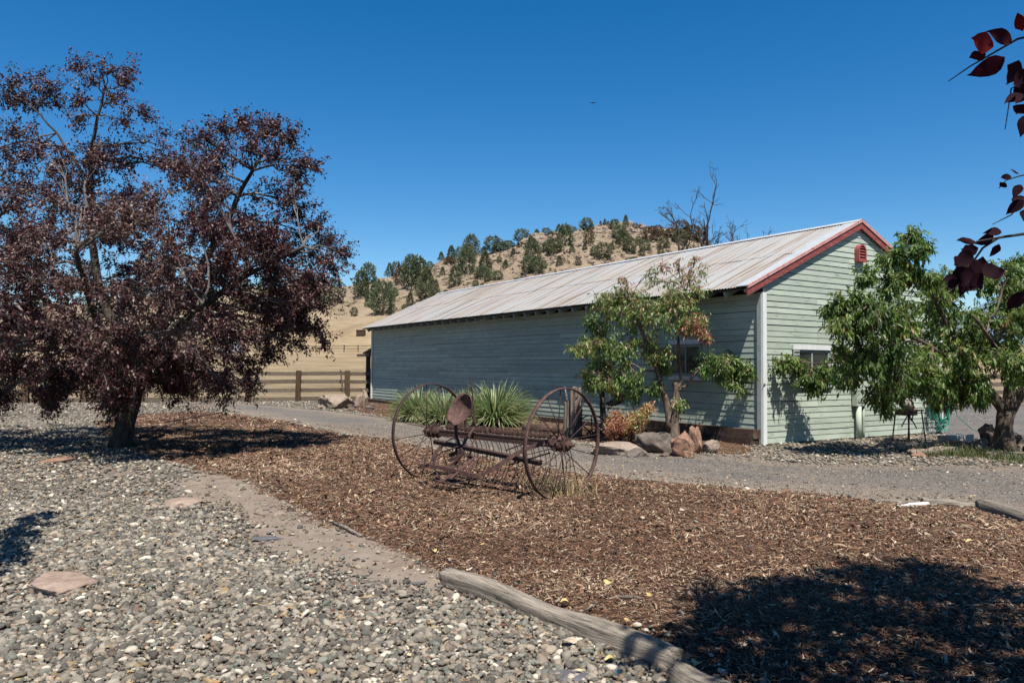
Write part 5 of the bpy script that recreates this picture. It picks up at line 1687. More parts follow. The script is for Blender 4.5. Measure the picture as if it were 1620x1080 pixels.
rock('flagstone', 92, 932, (.52, .66, .14), M_rock_pink, 'large flat pinkish flagstone among the pebbles at lower left', 21, -.15, (0.02, .0), 4, .34, .35, cat='stone', rough=.12, facets=16)
rock('flagstone', 288, 796, (.48, .66, .10), M_rock_pink, 'flat pinkish flagstone among pebbles below the plum tree shade', 22, .1, (0, 0), 4, .30, .4, cat='stone', rough=.1, facets=14)
rock('flagstone', 92, 730, (.58, .8, .13), M_rock_or, 'flat reddish stone lying in the shade left of the plum trunk', 23, .2, (0, 0), 3, .4, .4, cat='stone', rough=.15)
rock('slate_shard', 425, 853, (.32, .16, .05), M_rock_blue, 'dark slate shard on the bare dirt', 24, .4, (0, .05), 3, .3, .4, cat='stone', rough=.25)
rock('slate_shard', 900, 1072, (.34, .18, .05), M_rock_blue, 'dark bluish slate slab among pebbles at the bottom edge', 25, -.5, (0, 0), 3, .3, .5, cat='stone', rough=.15)
rock('slate_shard', 660, 923, (.13, .07, .03), M_rock_blue, 'small grey slate piece just left of the long timber', 26, .3, (0, 0), 3, .3, .4, cat='stone', rough=.15)
rock('pale_pebble', 441, 815, (.17, .13, .06), M_rock_tan, 'pale flat stone lying on the bare dirt path', 27, .3, (0, 0), 3, .3, .2, cat='stone')
rock('pale_pebble', 615, 890, (.085, .07, .045), M_rock_tan, 'pale round pebble alone on dirt left of the timber', 28, .3, (0, 0), 3, .3, .1, cat='stone')

# rocks along the planting bed
rock('boulder', 980, 718, (1.15, .55, .36), M_rock_tan, 'flat-topped tan stone block at the drive edge under the red shrub', 31, .1, (.05, 0), 4, .28, .25, rough=.2, facets=16)
rock('boulder', 1042, 715, (.95, .7, .62), M_rock_gr, 'big grey sloping boulder between the tan block and the orange rock', 32, -.5, (.1, .25), 4, .28, 0, rough=.18, facets=14)
rock('boulder', 1010, 722, (.5, .3, .30), M_rock_gr, 'low grey wedge rock leaning against the grey boulder', 33, .2, (.2, .3), 3, .3, 0, rough=.2)
rock('boulder', 1078, 721, (.56, .42, .62), M_rock_or, 'rough orange boulder at the foot of the small peach tree', 34, .3, (0, .12), 4, .2, 0, rough=.22, facets=14)
rock('boulder', 1052, 722, (.26, .2, .16), M_rock_dk, 'small dark red rock left of the orange boulder', 35, .3, (0, 0), 3, .3, 0)
rock('boulder', 1103, 718, (.27, .26, .66), M_rock_or, 'tall narrow orange stone standing right of the orange boulder', 36, .3, (0, -.05), 4, .2, 0, rough=.18, facets=12)
rock('boulder', 1124, 717, (.34, .25, .40), M_rock_tan, 'pointed tan stone leaning at the end of the rock row', 37, .5, (0, .4), 4, .22, 0, rough=.2, facets=12)
rock('boulder', 1091, 724, (.30, .22, .22), M_rock_or, 'small orange rock lying before the tall narrow stone', 38, .9, (0, 0), 3, .3, 0)
for i, (x, y, sx, sz, mt, lb_) in enumerate([(527, 646, 1.25, .80, M_rock_tan, 'large grey-brown boulder at the left of the far rock group'), (552, 644, .7, .55, M_rock_tan, 'middle tan boulder of the far rock group'), (567, 645, .6, .7, M_rock_pink, 'pink-tinged boulder of the far rock group before the lean-to'),
                                              (577, 641, .45, .95, M_rock_tan, 'upright pale stone beside the lean-to post'), (510, 647, .4, .25, M_rock_tan, 'small pale stone at the left edge of the far rock group'), (584, 649, .45, .3, M_rock_gr, 'low stone at the barn corner end of the far rocks'), (541, 637, .5, .6, M_rock_tan, 'pale stone behind the large boulder of the far rock group')]):
    rock('boulder', x, y, (sx, sx * .7, sz), mt, lb_, 50 + i, i * .7, (0, .1 * (i % 3 - 1)), 3, .22, 0, rough=.2)

# rocks, brick and driftwood round the right peach tree
for i, (x, y, sx, sy, sz, mt, lb_) in enumerate([(1562, 705, .42, .35, .62, M_rock_dk, 'jagged dark red rock left of the stout peach trunk'), (1546, 712, .5, .35, .32, M_rock_gr, 'grey rock below the jagged dark rock by the peach trunk'), (1612, 712, .5, .4, .55, M_rock_gr, 'mottled grey rock right of the stout peach trunk'),
                                                  (1640, 715, .5, .5, .6, M_rock_dk, 'dark rock at the right frame edge behind the peach trunk'), (1570, 722, .55, .3, .15, M_rock_gr, 'low flat stone in front of the peach trunk'), (1450, 722, .75, .28, .16, M_rock_or, 'flat reddish rock at the left of the peach bed'), (1478, 716, .35, .25, .16, M_rock_tan, 'tan rock between the driftwood and the brick')]):
    rock('boulder', x, y, (sx, sy, sz), mt, lb_, 70 + i, i * .9, (0, .15 * (i % 3 - 1)), 3, .22, 0, rough=.22)
m = MB(); g = gnd(1515, 703, .06); m.box(g, (.30, .16, .15), (0.1, .05, .2)); solo('clay_brick', m, M_rock_or, 'orange clay block between the hose and the dark rocks', 'brick', tuple(g))
log('driftwood', gnd(1418, 713), gnd(1475, 708), .10, .09, M_greylog, 'pale twisted driftwood piece in the shade below the hose', 9, cat='driftwood', z=.06)
log('driftwood', gnd(1440, 722), gnd(1520, 716), .14, .12, M_stump, 'brown rotten log lying before the peach bed', 10, cat='log', z=.06)
m = MB(); p0 = gnd(1500, 694, .0); m.box(gnd(1512, 693, .07), (1.0, .22, .16), (0, 0, .5)); solo('concrete_curb', m, simple('old_concrete', [(0.3, (.25, .24, .22)), (0.7, (.38, .37, .34))], 8), 'low concrete curb beside the coiled hose', 'curb', tuple(p0))
for i, (x, y, lb_) in enumerate([(1540, 722, 'low green weeds in the shade before the dark rocks'), (1600, 728, 'green weeds at the foot of the stout peach trunk'), (1495, 722, 'small green weeds beside the brown rotten log'), (1640, 735, 'weeds at the right frame edge below the rocks')]):
    g = gnd(x, y); g[2] = .01
    tuft('weeds', lb_, 'weeds', g, 260, .5, .22, M_leaf_weed, 90 + i, .007)

# sticks
m = MB(); m.tube([gnd(527, 826, .02), gnd(545, 833, .03), gnd(560, 841, .03), gnd(573, 847, .02)], [.012, .016, .014, .006], 7); solo('stick', m, M_greylog, 'pale stick lying at the edge of the mulch on bare dirt', 'stick', tuple(gnd(545, 833)), smooth=True)
m = MB(); m.tube([gnd(978, 944, .04), gnd(1000, 944, .045), gnd(1016, 946, .04)], [.010, .012, .009], 7); solo('stick', m, M_straw and M_greylog, 'short tan stick on the mulch above the long timber', 'stick', tuple(gnd(1000, 944)), smooth=True)
m = MB(); m.tube([gnd(838, 974, .10), gnd(850, 985, .13), gnd(868, 996, .06), gnd(884, 1003, .03)], [.004, .004, .003, .002], 5); solo('stick', m, M_greylog, 'thin curved twig hooked over the long timber', 'stick', tuple(gnd(850, 985)), smooth=True)
m = MB(); m.tube([gnd(925, 965, .04), gnd(945, 953, .05)], [.006, .004], 5); solo('stick', m, M_greylog, 'thin brown twig on mulch just above the long timber', 'stick', tuple(gnd(925, 965)), smooth=True)

# fallen leaves that stand out
M_yel = simple('yellow_fallen_leaf', [(0.3, (.33, .25, .09)), (0.7, (.45, .37, .17))], 20, 0.6)
M_pal = simple('pale_fallen_leaf', [(0.3, (.28, .22, .155)), (0.7, (.42, .35, .26))], 20, 0.7)
fl = [(686, 870, M_yel, 'yellow fallen leaf on mulch left of centre, above the timber head'), (893, 950, M_yel, 'pale yellow leaf on the mulch beside the middle of the timber'), (965, 920, M_yel, 'small yellow leaf on sunlit mulch above the tan stick'), (877, 902, M_pal, 'pale curled leaf on sunlit mulch above the yellow leaves'),
      (1014, 818, M_pal, 'pale leaf on mulch right of the hay rake'), (1536, 855, M_yel, 'large pale yellow leaf on mulch near the right edge'), (1493, 941, M_pal, 'round pale leaf in the deep shade at lower right'), (1368, 876, M_pal, 'pale leaf pair at the upper edge of the lower right shade'),
      (900, 1012, M_pal, 'cream leaf on the pebbles against the timber side'), (965, 1040, M_yel, 'yellow-green leaf on pebbles near the timber end'), (1103, 1046, M_yel, 'yellow-green leaf beside the broken timber end'), (1440, 741, M_yel, 'bright yellow fruit-coloured leaf on the drive before the peach bed'), (1075, 968, M_pal, 'brownish leaf on mulch at the shade edge'),
      (300, 880, M_pal, 'brown leaf scrap on pebbles at mid left'), (1082, 805, M_pal, 'cream leaf on mulch near the drive edge'), (1270, 807, M_pal, 'pale chip-like leaf on mulch at mid right')]
for i, (x, y, mt, lb_) in enumerate(fl):
    g = gnd(x, y, .045); L = .055 + .018 * (i % 3); m = MB(); a = i * 1.3
    V = []
    for k in range(10):
        t_ = 2 * math.pi * k / 10; r_ = L / 2 * (1 + .18 * math.sin(3 * t_ + i)); V.append((g[0] + r_ * math.cos(t_ + a), g[1] + r_ * .8 * math.sin(t_ + a), g[2] + .012 * math.sin(2 * t_ + i)))
    V.append((g[0], g[1], g[2] - .004)); m.add(V, [(k, (k + 1) % 10, 10) for k in range(10)])
    solo('fallen_leaf', m, mt, lb_, 'leaf', tuple(g), group='fallen leaves on the ground')
# small coloured leaf litter as one stuff object
n = 1500
P = pts_in(-9, 9, 3.2, 15, 12); P = P[in_view(P)]; n = len(P)
litter_c = leaf_mesh('leaf_litter', np.column_stack([P, base_h(P[:, 0], P[:, 1]) + .03 + np.where(mulch_sd(P) > 0, .02, .008)]), rng.normal(0, 1, (n, 3)) * [1, 1, .15], rng.normal(0, .3, (n, 3)) + [0, 0, 1], rng.uniform(.02, .055, n), rng.uniform(.012, .03, n), rng.random(n),
                     leaf_mat('litter_leaf', [(0, (.13, .03, .02)), (.4, (.26, .13, .06)), (.7, (.42, .30, .12)), (1, (.55, .46, .3))], .7, .2, .1), .1)
tag(link('leaf_litter', litter_c), 'small red, tan and yellow fallen leaves sprinkled over pebbles and mulch', 'leaf litter', None, 'stuff')

# ---------------------------------------------------------------- things by the long wall
def post_obj(px, py, Y, h, w, label, seed, lean=0.0):
    b = dep(px, py, Y); b[2] = 0
    r = np.random.default_rng(seed); V = []; Fc = []; nr = 14; ns = 10
    for i in range(ns + 1):
        f = i / ns
        for j in range(nr):
            an = 2 * math.pi * j / nr; rr = w / 2 * (1 + .10 * math.sin(4 * an + seed) + .07 * math.sin(9 * an) + r.normal(0, .02)) * (1.06 - .08 * f)
            V.append((rr * math.cos(an) + lean * f * h, rr * math.sin(an), f * h + (r.uniform(-.03, .03) if i == ns else 0) - (.05 if i == 0 else 0)))
    for i in range(ns):
        for j in range(nr): j2 = (j + 1) % nr; Fc.append((i * nr + j, i * nr + j2, (i + 1) * nr + j2, (i + 1) * nr + j))
    Fc.append(tuple(ns * nr + j for j in range(nr)))
    m = MB(); m.add(V, Fc)
    o = link('old_post', m.mesh('old_post', M_stump), None, tuple(b)); tag(o, label, 'post'); return o


post_obj(911, 692, 17.6, 1.14, .26, 'thick weathered grey post with a pale cut top standing behind the right wheel', 1)
post_obj(898, 690, 17.8, .80, .20, 'shorter split dark post leaning against the thick grey post', 2, .03)
m = MB(); m.tube([dep(898, 640, 17.8), dep(896, 625, 17.8), dep(893.5, 611, 17.8)], [.03, .02, .006], 6); solo('splinter_stake', m, M_greylog, 'thin pale splintered stake above the shorter dark post', 'stake', tuple(dep(898, 690, 17.8) * [1, 1, 0]), smooth=True)


def iron_wheel(name, label, c, r, nrm, mat, cat='iron wheel', ns=8):
    c = Vector(c); nrm = Vector(nrm).normalized(); u3 = nrm.cross(Vector((0, 0, 1))).normalized(); v3 = u3.cross(nrm) * -1
    t = thing(name, label, cat, tuple(c))
    m = MB(); m.ring(c, u3, v3, r, [(0, -.03), (0, .03), (-.02, .03), (-.02, -.03)], 40); m.build('rim', mat, t, True)
    m = MB(); m.tube([c - nrm * .07, c + nrm * .07], .045, 12); m.build('hub', mat, t, True)
    for k in range(ns):
        a = 2 * math.pi * k / ns; d = u3 * math.cos(a) + v3 * math.sin(a)
        m = MB(); m.bar(c + d * .03, c + d * (r - .01), .025, .012, nrm); m.build('spoke', mat, t)
    return t


iron_wheel('iron_wheel', 'dark iron wheel half hidden behind the rake wheel and beside the old posts', dep(937, 688, 17.5), .46, (.35, -.93, .1), M_rust)
iron_wheel('iron_wheel', 'smaller dark iron wheel left of the red shrub, in the shade', dep(944, 697, 17.2), .28, (-.5, -.85, 0), M_rust)
# second implement seat on a curved stem
sc2 = dep(974, 636, 17.4); bs = np.array([sc2[0] - .05, sc2[1], 0])
t = thing('implement_seat', 'dark iron implement seat on a curved stem behind the red shrub', 'seat', tuple(bs))
m = MB(); V2, F2 = seat_pan(); m.add(V2, F2); s2 = link('seat', m.mesh('seat', M_rust, True), t, tuple(sc2 - bs), (.15, -.35, .2)); s2.scale = (1.15, 1, 1)
m = MB(); m.tube([sc2 + [-.05, 0, -.05], sc2 + [-.17, 0, -.15], sc2 + [-.2, .0, -.35], bs + [0, 0, .0]], .018, 7); m.build('stem', M_rust, t, True)
log('railway_tie', dep(830, 676, 19.2) * [1, 1, 0], dep(890, 686, 18.4) * [1, 1, 0], .2, .2, M_tie, 'dark timber lying in the bed between the tall clump and the grey post', 12, cat='timber', z=.10)

# ---------------------------------------------------------------- things by the gable
tc_ = gnd(1438, 699); tz = .70
t = thing('work_stand', 'rusty four-legged metal stand with a pale round bulb on it against the gable', 'stand', tuple(tc_), YAW)
m = MB(); m.box((0, 0, tz), (.62, .34, .035)); m.box((-.10, 0, tz - .06), (.38, .30, .09)); link('top', m.mesh('top', M_rust2), t)
for sx in (-1, 1):
    for sy in (-1, 1):
        m = MB(); m.bar((sx * .26, sy * .14, tz - .01), (sx * .31, sy * .20, 0), .026, .026); link('leg', m.mesh('leg', M_rust2), t)
m = MB(); m.bar((.30, .0, .30), (.02, .0, .60), .018, .018); m.bar((-.28, .0, .35), (-.05, .0, .58), .018, .018); m.tube([(-.02, -.02, tz - .05), (.02, 0, tz - .17), (.12, 0, tz - .24), (.17, 0, tz - .12), (.16, 0, tz - .02)], .014, 6); link('brace', m.mesh('brace', M_rust), t)
m = MB()
v, f = ICO3; m.add([(x * .15 - .08, y * .15, z_ * .16 + tz + .16) for x, y, z_ in v], [tuple(q) for q in f])
g_ = link('bulb', m.mesh('bulb', simple('pale_gourd', [(0.3, (.38, .32, .26)), (0.7, (.52, .47, .40))], 9, .5), True), t)
m = MB(); v, f = ICO2
for (x_, y_, z_, r_) in ((.05, -.03, .06, .06), (.12, 0, .07, .065), (.0, -.05, .05, .04), (.16, .02, .05, .05)):
    m.add([(x * r_ + x_, y * r_ + y_, zz * r_ + tz + z_) for x, y, zz in v], [tuple(q) for q in f])
link('clutter', m.mesh('clutter', simple('faded_red_metal', [(0.3, (.16, .02, .02)), (0.7, (.32, .06, .06))], 12, .6), False), t)

# hose hung at the corner
M_hose = simple('green_hose', [(0.3, (.03, .19, .13)), (0.7, (.05, .26, .18))], 5, .35, .5, bump=0)
hz = thing('garden_hose', 'teal green garden hose hanging in long loops at the right corner of the gable', 'hose', loc_barn(6.35, -.22), YAW)
m = MB()
for k in range(17):
    f = k / 16; w_ = .16 + .14 * random.random(); x_ = -.12 + random.gauss(0, .05); btm = .06 + .45 * random.random() ** 1.3; y_ = -.10 + .18 * f + random.gauss(0, .01); top = .98 + random.uniform(-.04, .04)
    pts = []
    for j in range(25):
        a = 2 * math.pi * j / 24; cc, ss = math.cos(a), math.sin(a)
        zz = (top + btm) / 2 + (top - btm) / 2 * cc; xx = x_ + ss * w_ * (1 - .15 * cc) + (1 - cc) * .07
        pts.append((xx, y_ - .03 * ss, zz))
    m.tube(pts, .0125, 6, False)
link('coil', m.mesh('coil', M_hose, True), hz)
m = MB(); m.tube([(.22, -.1, .75), (.36, -.12, .9), (.42, -.15, .7), (.40, -.2, .45), (.75, -.4, .10), (1.2, -.7, .03), (1.5, -.9, .02)], .011, 6, False); link('hose_tail', m.mesh('hose_tail', M_hose, True), hz)
m = MB(); m.box((-.10, .16, .98), (.30, .10, .05)); m.box((-.10, .12, 1.02), (.34, .03, .12)); link('hanger', m.mesh('hanger', M_rust), hz)
M_metal = simple('dull_metal', [(0.3, (.28, .28, .27)), (0.7, (.5, .5, .48))], 20, .4, .5, metal=.5)
for i, (x, hgt, lb_) in enumerate([(5.35, .20, 'small metal tap stub nearest the rusty stand'), (5.62, .38, 'tallest metal standpipe with dark joints beside the hose'), (5.80, .34, 'second metal standpipe just left of the hose')]):
    b = loc_barn(x, -.35, 0); m = MB(); m.tube([(b[0], b[1], 0), (b[0], b[1], hgt)], .022, 8)
    for zz in (.08, .2, .32):
        if zz < hgt: m.tube([(b[0], b[1], zz), (b[0], b[1], zz + .035)], .038, 8)
    m.tube([(b[0], b[1], hgt), (b[0] - .05, b[1] - .03, hgt + .01)], .016, 6)
    solo('standpipe', m, M_metal, lb_, 'pipe', b, smooth=False)

# ---------------------------------------------------------------- fences
def terr1(x, y): return float(terrain(np.array([x]), np.array([y]))[0])


def rail_fence(label, P0, dirv, n, sp, h, rails, post_w, rail_h, thick=.05, lean=None, mats=(M_post, M_rail)):
    t = thing('rail_fence', label, 'fence', (P0[0], P0[1], 0))
    dirv = np.array(dirv) / np.linalg.norm(dirv)
    pos = [np.array(P0[:2]) + dirv * sp * i for i in range(n)]
    zs = [max(0, terr1(p[0], p[1])) for p in pos]
    for i, p in enumerate(pos):
        m = MB(); ln = random.gauss(0, .02)
        m.box((p[0] + ln * .5, p[1], zs[i] + h / 2 - .1), (post_w, post_w, h + .2), (0, ln, math.atan2(dirv[1], dirv[0]) + random.gauss(0, .05)), .97); m.build('post', mats[0], t)
    nrm = np.array([dirv[1], -dirv[0]])
    if nrm[1] > 0: nrm = -nrm
    for i in range(n - 1):
        for rz_ in rails:
            o = nrm * (-(post_w / 2 + thick / 2 + .002))
            a = (*(pos[i] + o - dirv * .05), zs[i] + rz_ + random.gauss(0, .015)); b = (*(pos[i + 1] + o + dirv * -.06), zs[i + 1] + rz_ + random.gauss(0, .015))
            m = MB(); m.bar(a, b, thick, rail_h); m.build('rail', mats[1], t)
    return t


f0 = gnd(549, 634.5)[:2]; f1 = gnd(395, 635.5)[:2]
dv = (f1 - f0) / np.linalg.norm(f1 - f0)
rail_fence('weathered wooden rail fence with square brown posts left of the barn', f0, dv, 15, np.linalg.norm(gnd(475, 635)[:2] - f1), 1.38, (1.24, .88, .50, .12), .24, .17)
m = MB(); p = gnd(549, 634.5); m.bar((p[0] - .12, p[1] - .18, .1), (p[0] - .28, p[1] - .16, 1.42), .07, .05); solo('leaning_board', m, M_rail, 'pale board leaning against the fence post nearest the barn', 'board', tuple(p))
m = MB()
for rz_ in (1.24, .88, .50, .12): m.bar((f0[0] + .1, f0[1] + .1, rz_), (f0[0] + 2.3, f0[1] + .45, rz_), .05, .17)
solo('fence_section', m, M_rail, 'short run of fence rails between the last post and the lean-to', 'fence', (f0[0], f0[1], 0))
q0 = np.array([(300 - 810) / 1212 * 150, 150]); rail_fence('thin distant three-rail fence crossing the tan pasture', q0, (1, 0.0), 22, 2.75, 1.35, (1.15, .65), .16, .12, .05)
rf0 = gnd(1607, 642)[:2]; rail_fence('wooden rail fence seen through the right peach tree', rf0 + np.array([-3.3, 0]), (1, -.02), 8, 3.0, 1.5, (1.3, .95, .60, .25), .22, .18)
# dark feeder crate and pale shed out in the pasture
def hit(px, py):
    d = ray(px, py); t = np.linspace(60, 320, 1400)
    P = np.array([0, 0, CZ]) + d * t[:, None]
    h = terrain(P[:, 0], P[:, 1]); b = np.nonzero(P[:, 2] < h)[0]
    return P[b[0]] if len(b) else None


p = hit(571, 531); zg = p[2]; k_ = p[1] / 1212
m = MB(); m.box((p[0], p[1], zg + 4.5 * k_), (13 * k_, 1.4, 8 * k_)); m.box((p[0], p[1], zg + 8.8 * k_), (13.6 * k_, 1.6, .12))
for k in range(5): m.box((p[0] + (-6 + 3 * k) * k_, p[1] - .73, zg + 4.5 * k_), (.09, .06, 8 * k_))
solo('feed_bin', m, M_tie, 'small dark feed bin standing in the pasture left of the barn eave', 'feed bin', (p[0], p[1], zg))
yb = 140.; p = dep(362, 545, yb); zg = terr1(p[0], yb)
t = thing('pale_shed', 'small pale blue-white shed glimpsed through the plum tree branches', 'shed', (p[0], p[1], zg))
m = MB(); m.box((p[0], p[1], zg + 1.1), (4.4, 3.0, 2.2)); m.build('wall', simple('pale_blue_paint', [(0.3, (.55, .58, .66)), (0.7, (.66, .68, .74))], 2), t)
m = MB(); m.add([(p[0] - 2.4, p[1] - 1.7, zg + 2.2), (p[0] + 2.4, p[1] - 1.7, zg + 2.2), (p[0] + 2.4, p[1], zg + 3.1), (p[0] - 2.4, p[1], zg + 3.1), (p[0] + 2.4, p[1] + 1.7, zg + 2.2), (p[0] - 2.4, p[1] + 1.7, zg + 2.2)], [(0, 1, 2, 3), (3, 2, 4, 5), (1, 4, 2), (0, 3, 5), (1, 0, 5, 4)])
m.build('roof', M_flash, t)


# ---------------------------------------------------------------- old tines beside the plum tree
t2b = gnd(330, 662); t = thing('old_rake_tines', 'row of curved rusty rake tines lying right of the plum trunk', 'rake tines', tuple(t2b))
m = MB(); a, b = gnd(262, 668, .12), gnd(352, 652, .14); m.tube([a, b], .02, 7); m.build('bar', M_rust, t)
for k in range(15):
    f = k / 14; p = a + (b - a) * f; m = MB(); pts = []
    for j in range(9):
        an = math.radians(200 - 170 * j / 8); pts.append(p + np.array([.25 + .30 * math.cos(an) * .9, -.05 * j / 8, .0 + .42 * math.sin(an)]))
    pts = [np.array([q[0], q[1], max(q[2], .01)]) for q in pts]
    m.tube(pts, .006, 5); m.build('tine', M_rust2, t, True)


# ---------------------------------------------------------------- hill trees
def juniper_mesh(seed, H, Wd, mat, kind, n=1500):
    r = np.random.default_rng(seed)
    z = r.uniform(0.03, 1, n)
    if kind == 'cone': prof = (1 - z) ** .75 * .95 + .08
    elif kind == 'round': prof = np.sqrt(np.clip(1 - (z * 1.9 - .9) ** 2 * .9, .03, 1))
    else: prof = np.sqrt(np.clip(1 - (z * 1.6 - .6) ** 2, .05, 1)) * .9
    az = r.uniform(0, 6.283, n)
    lump = 1 + .22 * np.sin(az * 3 + seed + z * 5) + .16 * np.sin(az * 5 - z * 11 + seed * 2) + .12 * np.sin(z * 17 + az * 2)
    rad = prof * lump * r.uniform(.25, 1, n) ** .4
    P = np.column_stack([rad * np.cos(az) * Wd / 2, rad * np.sin(az) * Wd / 2, z * H * (1 + .06 * np.sin(az * 4 + seed))])
    D = np.column_stack([np.cos(az), np.sin(az), r.uniform(.1, 1.3, n)]) + r.normal(0, .4, (n, 3))
    L = r.uniform(.25, .55, n) * H / 5
    rn = np.clip(.5 + .25 * (lump - 1) * 2 + r.normal(0, .2, n), 0, 1)
    return leaf_mesh('crown', P, D, r.normal(0, 1, (n, 3)) + [0, 0, .6], L, L * .55, rn, mat, .2)


tk = MB(); tk.tube([(0, 0, -.6), (.05, 0, .5), (0, .05, 2.2)], [.20, .15, .06], 7); tk_me = tk.mesh('trunk', M_bark_plum, True)
protos = []
for sd_, kd, mt in ((1, 'cone', M_leaf_juni), (2, 'round', M_leaf_juni), (3, 'oval', M_leaf_juni), (4, 'cone', M_leaf_juni2), (5, 'round', M_leaf_juni2), (6, 'oval', M_leaf_juni), (7, 'round', M_leaf_dry), (8, 'oval', M_leaf_juni2)):
    protos.append(juniper_mesh(sd_, 5.0, 4.0, mt, kd))


def hit(px, py):
    """where the line of sight meets the hill"""
    d = ray(px, py); t = np.linspace(60, 320, 1400)
    P = np.array([0, 0, CZ]) + d * t[:, None]
    h = terrain(P[:, 0], P[:, 1]); b = np.nonzero(P[:, 2] < h)[0]
    return P[b[0]] if len(b) else None


# (px, base py, height px, width px, kind index)
JT = [(x_, y_, h_, h_ * .8, k_) for x_, y_, h_, k_ in ((625, 470, 16, 3), (600, 460, 18, 0), (640, 492, 12, 4), (690, 455, 14, 0), (700, 435, 13, 3), (705, 470, 12, 4), (752, 455, 13, 4), (800, 425, 15, 0), (812, 405, 13, 3), (790, 415, 10, 4), (860, 425, 14, 4), (885, 420, 16, 3), (905, 400, 14, 0), (915, 420, 12, 4), (940, 405, 16, 1), (925, 395, 11, 3), (968, 395, 13, 0), (1010, 385, 12, 4), (1015, 405, 14, 3), (1045, 405, 13, 4), (765, 402, 13, 0), (680, 425, 13, 1), (728, 428, 12, 3), (820, 392, 10, 0), (660, 415, 10, 1), (873, 375, 10, 3), (1000, 420, 14, 1), (640, 515, 14, 3), (560, 500, 16, 4))] + [(582, 468, 55, 34, 2), (571, 470, 45, 28, 5), (612, 478, 30, 20, 3), (606, 498, 58, 42, 1), (589, 484, 22, 18, 0), (582, 484, 20, 14, 0), (616, 432, 24, 16, 0), (627, 430, 24, 18, 1), (636, 426, 18, 12, 0), (633, 448, 30, 22, 6),
      (650, 432, 34, 26, 2), (651, 455, 52, 34, 1), (662, 448, 46, 34, 5), (675, 462, 42, 34, 3), (649, 484, 24, 16, 3), (673, 474, 28, 30, 4), (688, 477, 24, 20, 4), (672, 408, 15, 12, 0), (698, 408, 15, 13, 0), (714, 412, 24, 18, 0), (711, 418, 12, 18, 6),
      (720, 452, 32, 22, 5), (728, 402, 18, 16, 1), (746, 402, 34, 26, 2), (738, 434, 44, 28, 1), (741, 415, 30, 24, 5), (767, 434, 38, 27, 3), (763, 440, 20, 22, 1), (771, 446, 15, 12, 4), (787, 442, 14, 18, 1),
      (780, 394, 25, 28, 1), (792, 376, 14, 30, 2), (804, 374, 12, 20, 5), (825, 368, 20, 24, 1), (849, 362, 10, 12, 0), (864, 362, 10, 14, 1), (842, 410, 34, 26, 2), (836, 430, 26, 26, 5), (848, 432, 26, 24, 1), (840, 395, 22, 18, 0), (876, 402, 26, 26, 4), (868, 398, 16, 28, 1),
      (894, 388, 34, 28, 5), (884, 362, 14, 12, 0), (896, 364, 12, 18, 1), (905, 362, 10, 16, 1), (928, 362, 20, 20, 1), (936, 356, 10, 10, 0), (932, 385, 24, 17, 6), (925, 360, 12, 12, 0), (950, 355, 8, 6, 0), (955, 410, 26, 24, 4), (957, 354, 10, 7, 0),
      (972, 362, 16, 18, 5), (980, 378, 22, 22, 1), (990, 362, 22, 12, 0), (985, 388, 26, 24, 8 - 1), (996, 400, 26, 22, 4), (1005, 365, 12, 10, 6), (962, 357, 8, 6, 0), (1012, 362, 8, 6, 0),
      (1030, 382, 24, 28, 6), (1040, 372, 16, 20, 6), (1062, 378, 18, 22, 6), (1078, 372, 24, 28, 6), (1095, 378, 22, 30, 6), (1108, 382, 16, 20, 6), (1050, 392, 18, 20, 7), (1020, 398, 20, 18, 4), (1075, 385, 22, 26, 7),
      (530, 478, 40, 30, 1), (505, 480, 44, 30, 2), (480, 470, 40, 30, 5), (450, 520, 60, 44, 1), (470, 525, 50, 40, 2), (420, 470, 40, 30, 0), (380, 480, 44, 34, 1), (330, 490, 40, 30, 2), (280, 485, 40, 34, 1), (150, 500, 40, 34, 2), (60, 500, 40, 30, 1)]
hits = []
for j in JT:
    p = None; yy = j[1]
    while p is None and yy < j[1] + 40:
        p = hit(j[0], yy); yy += 2
    if p is not None: hits.append((j, p))
rows = {}
for j, p in hits:
    k = 0 if p[1] > 245 else (1 if p[1] > 215 else (2 if p[1] > 185 else 3))
    rows.setdefault(k, []).append((j, p))
rown = ['on the skyline of the hill', 'on the upper slope of the hill', 'on the middle slope of the hill', 'on the lower slope of the hill']


def ordn(i):
    if i < 20: return ordw[i]
    return 'twenty-' + ordw[i - 20] if i < 29 else ('thirtieth' if i == 29 else 'thirty-' + ordw[i - 30] if i < 39 else ('fortieth' if i == 39 else 'forty-' + ordw[i - 40]))


for k in rows:
    rows[k].sort(key=lambda t: t[0][0])
    for i, ((px, py, hp, wp_, kd), p) in enumerate(rows[k]):
        D = p[1]; H = hp / 1212 * D * (0.90 if px < 700 else .95); Wd = wp_ / 1212 * D * (.92 if px < 700 else 1.0)
        kn = ['pointed dark juniper', 'dark rounded juniper', 'dark oval juniper', 'olive green pointed juniper', 'olive green round juniper', 'dark bushy juniper', 'dry brown bush', 'grey-green bushy juniper'][kd]
        zt = terr1(p[0], p[1])
        t = thing('juniper_tree' if kd != 6 else 'dry_bush', '%s %s, %s from the left there' % (kn, rown[k], ordn(i)), 'tree' if kd != 6 else 'bush', (p[0], p[1], zt - .1), random.random() * 6, 'junipers and bushes on the hill')
        t.scale = (Wd / 4.0, Wd / 4.0, H / 5.0)
        link('trunk', tk_me, t); link('crown', protos[kd], t)


# low scrub and loose stones on the hill, far too many to count
def hill_pts(n, x0, x1, y0, y1):
    out = []
    X = rng.uniform(x0, x1, n * 3); Y = rng.uniform(y0, y1, n * 3)
    for a, b in zip(X, Y):
        p = hit(a, b)
        if p is not None and p[1] > 150: out.append(p)
        if len(out) >= n: break
    return np.array(out)


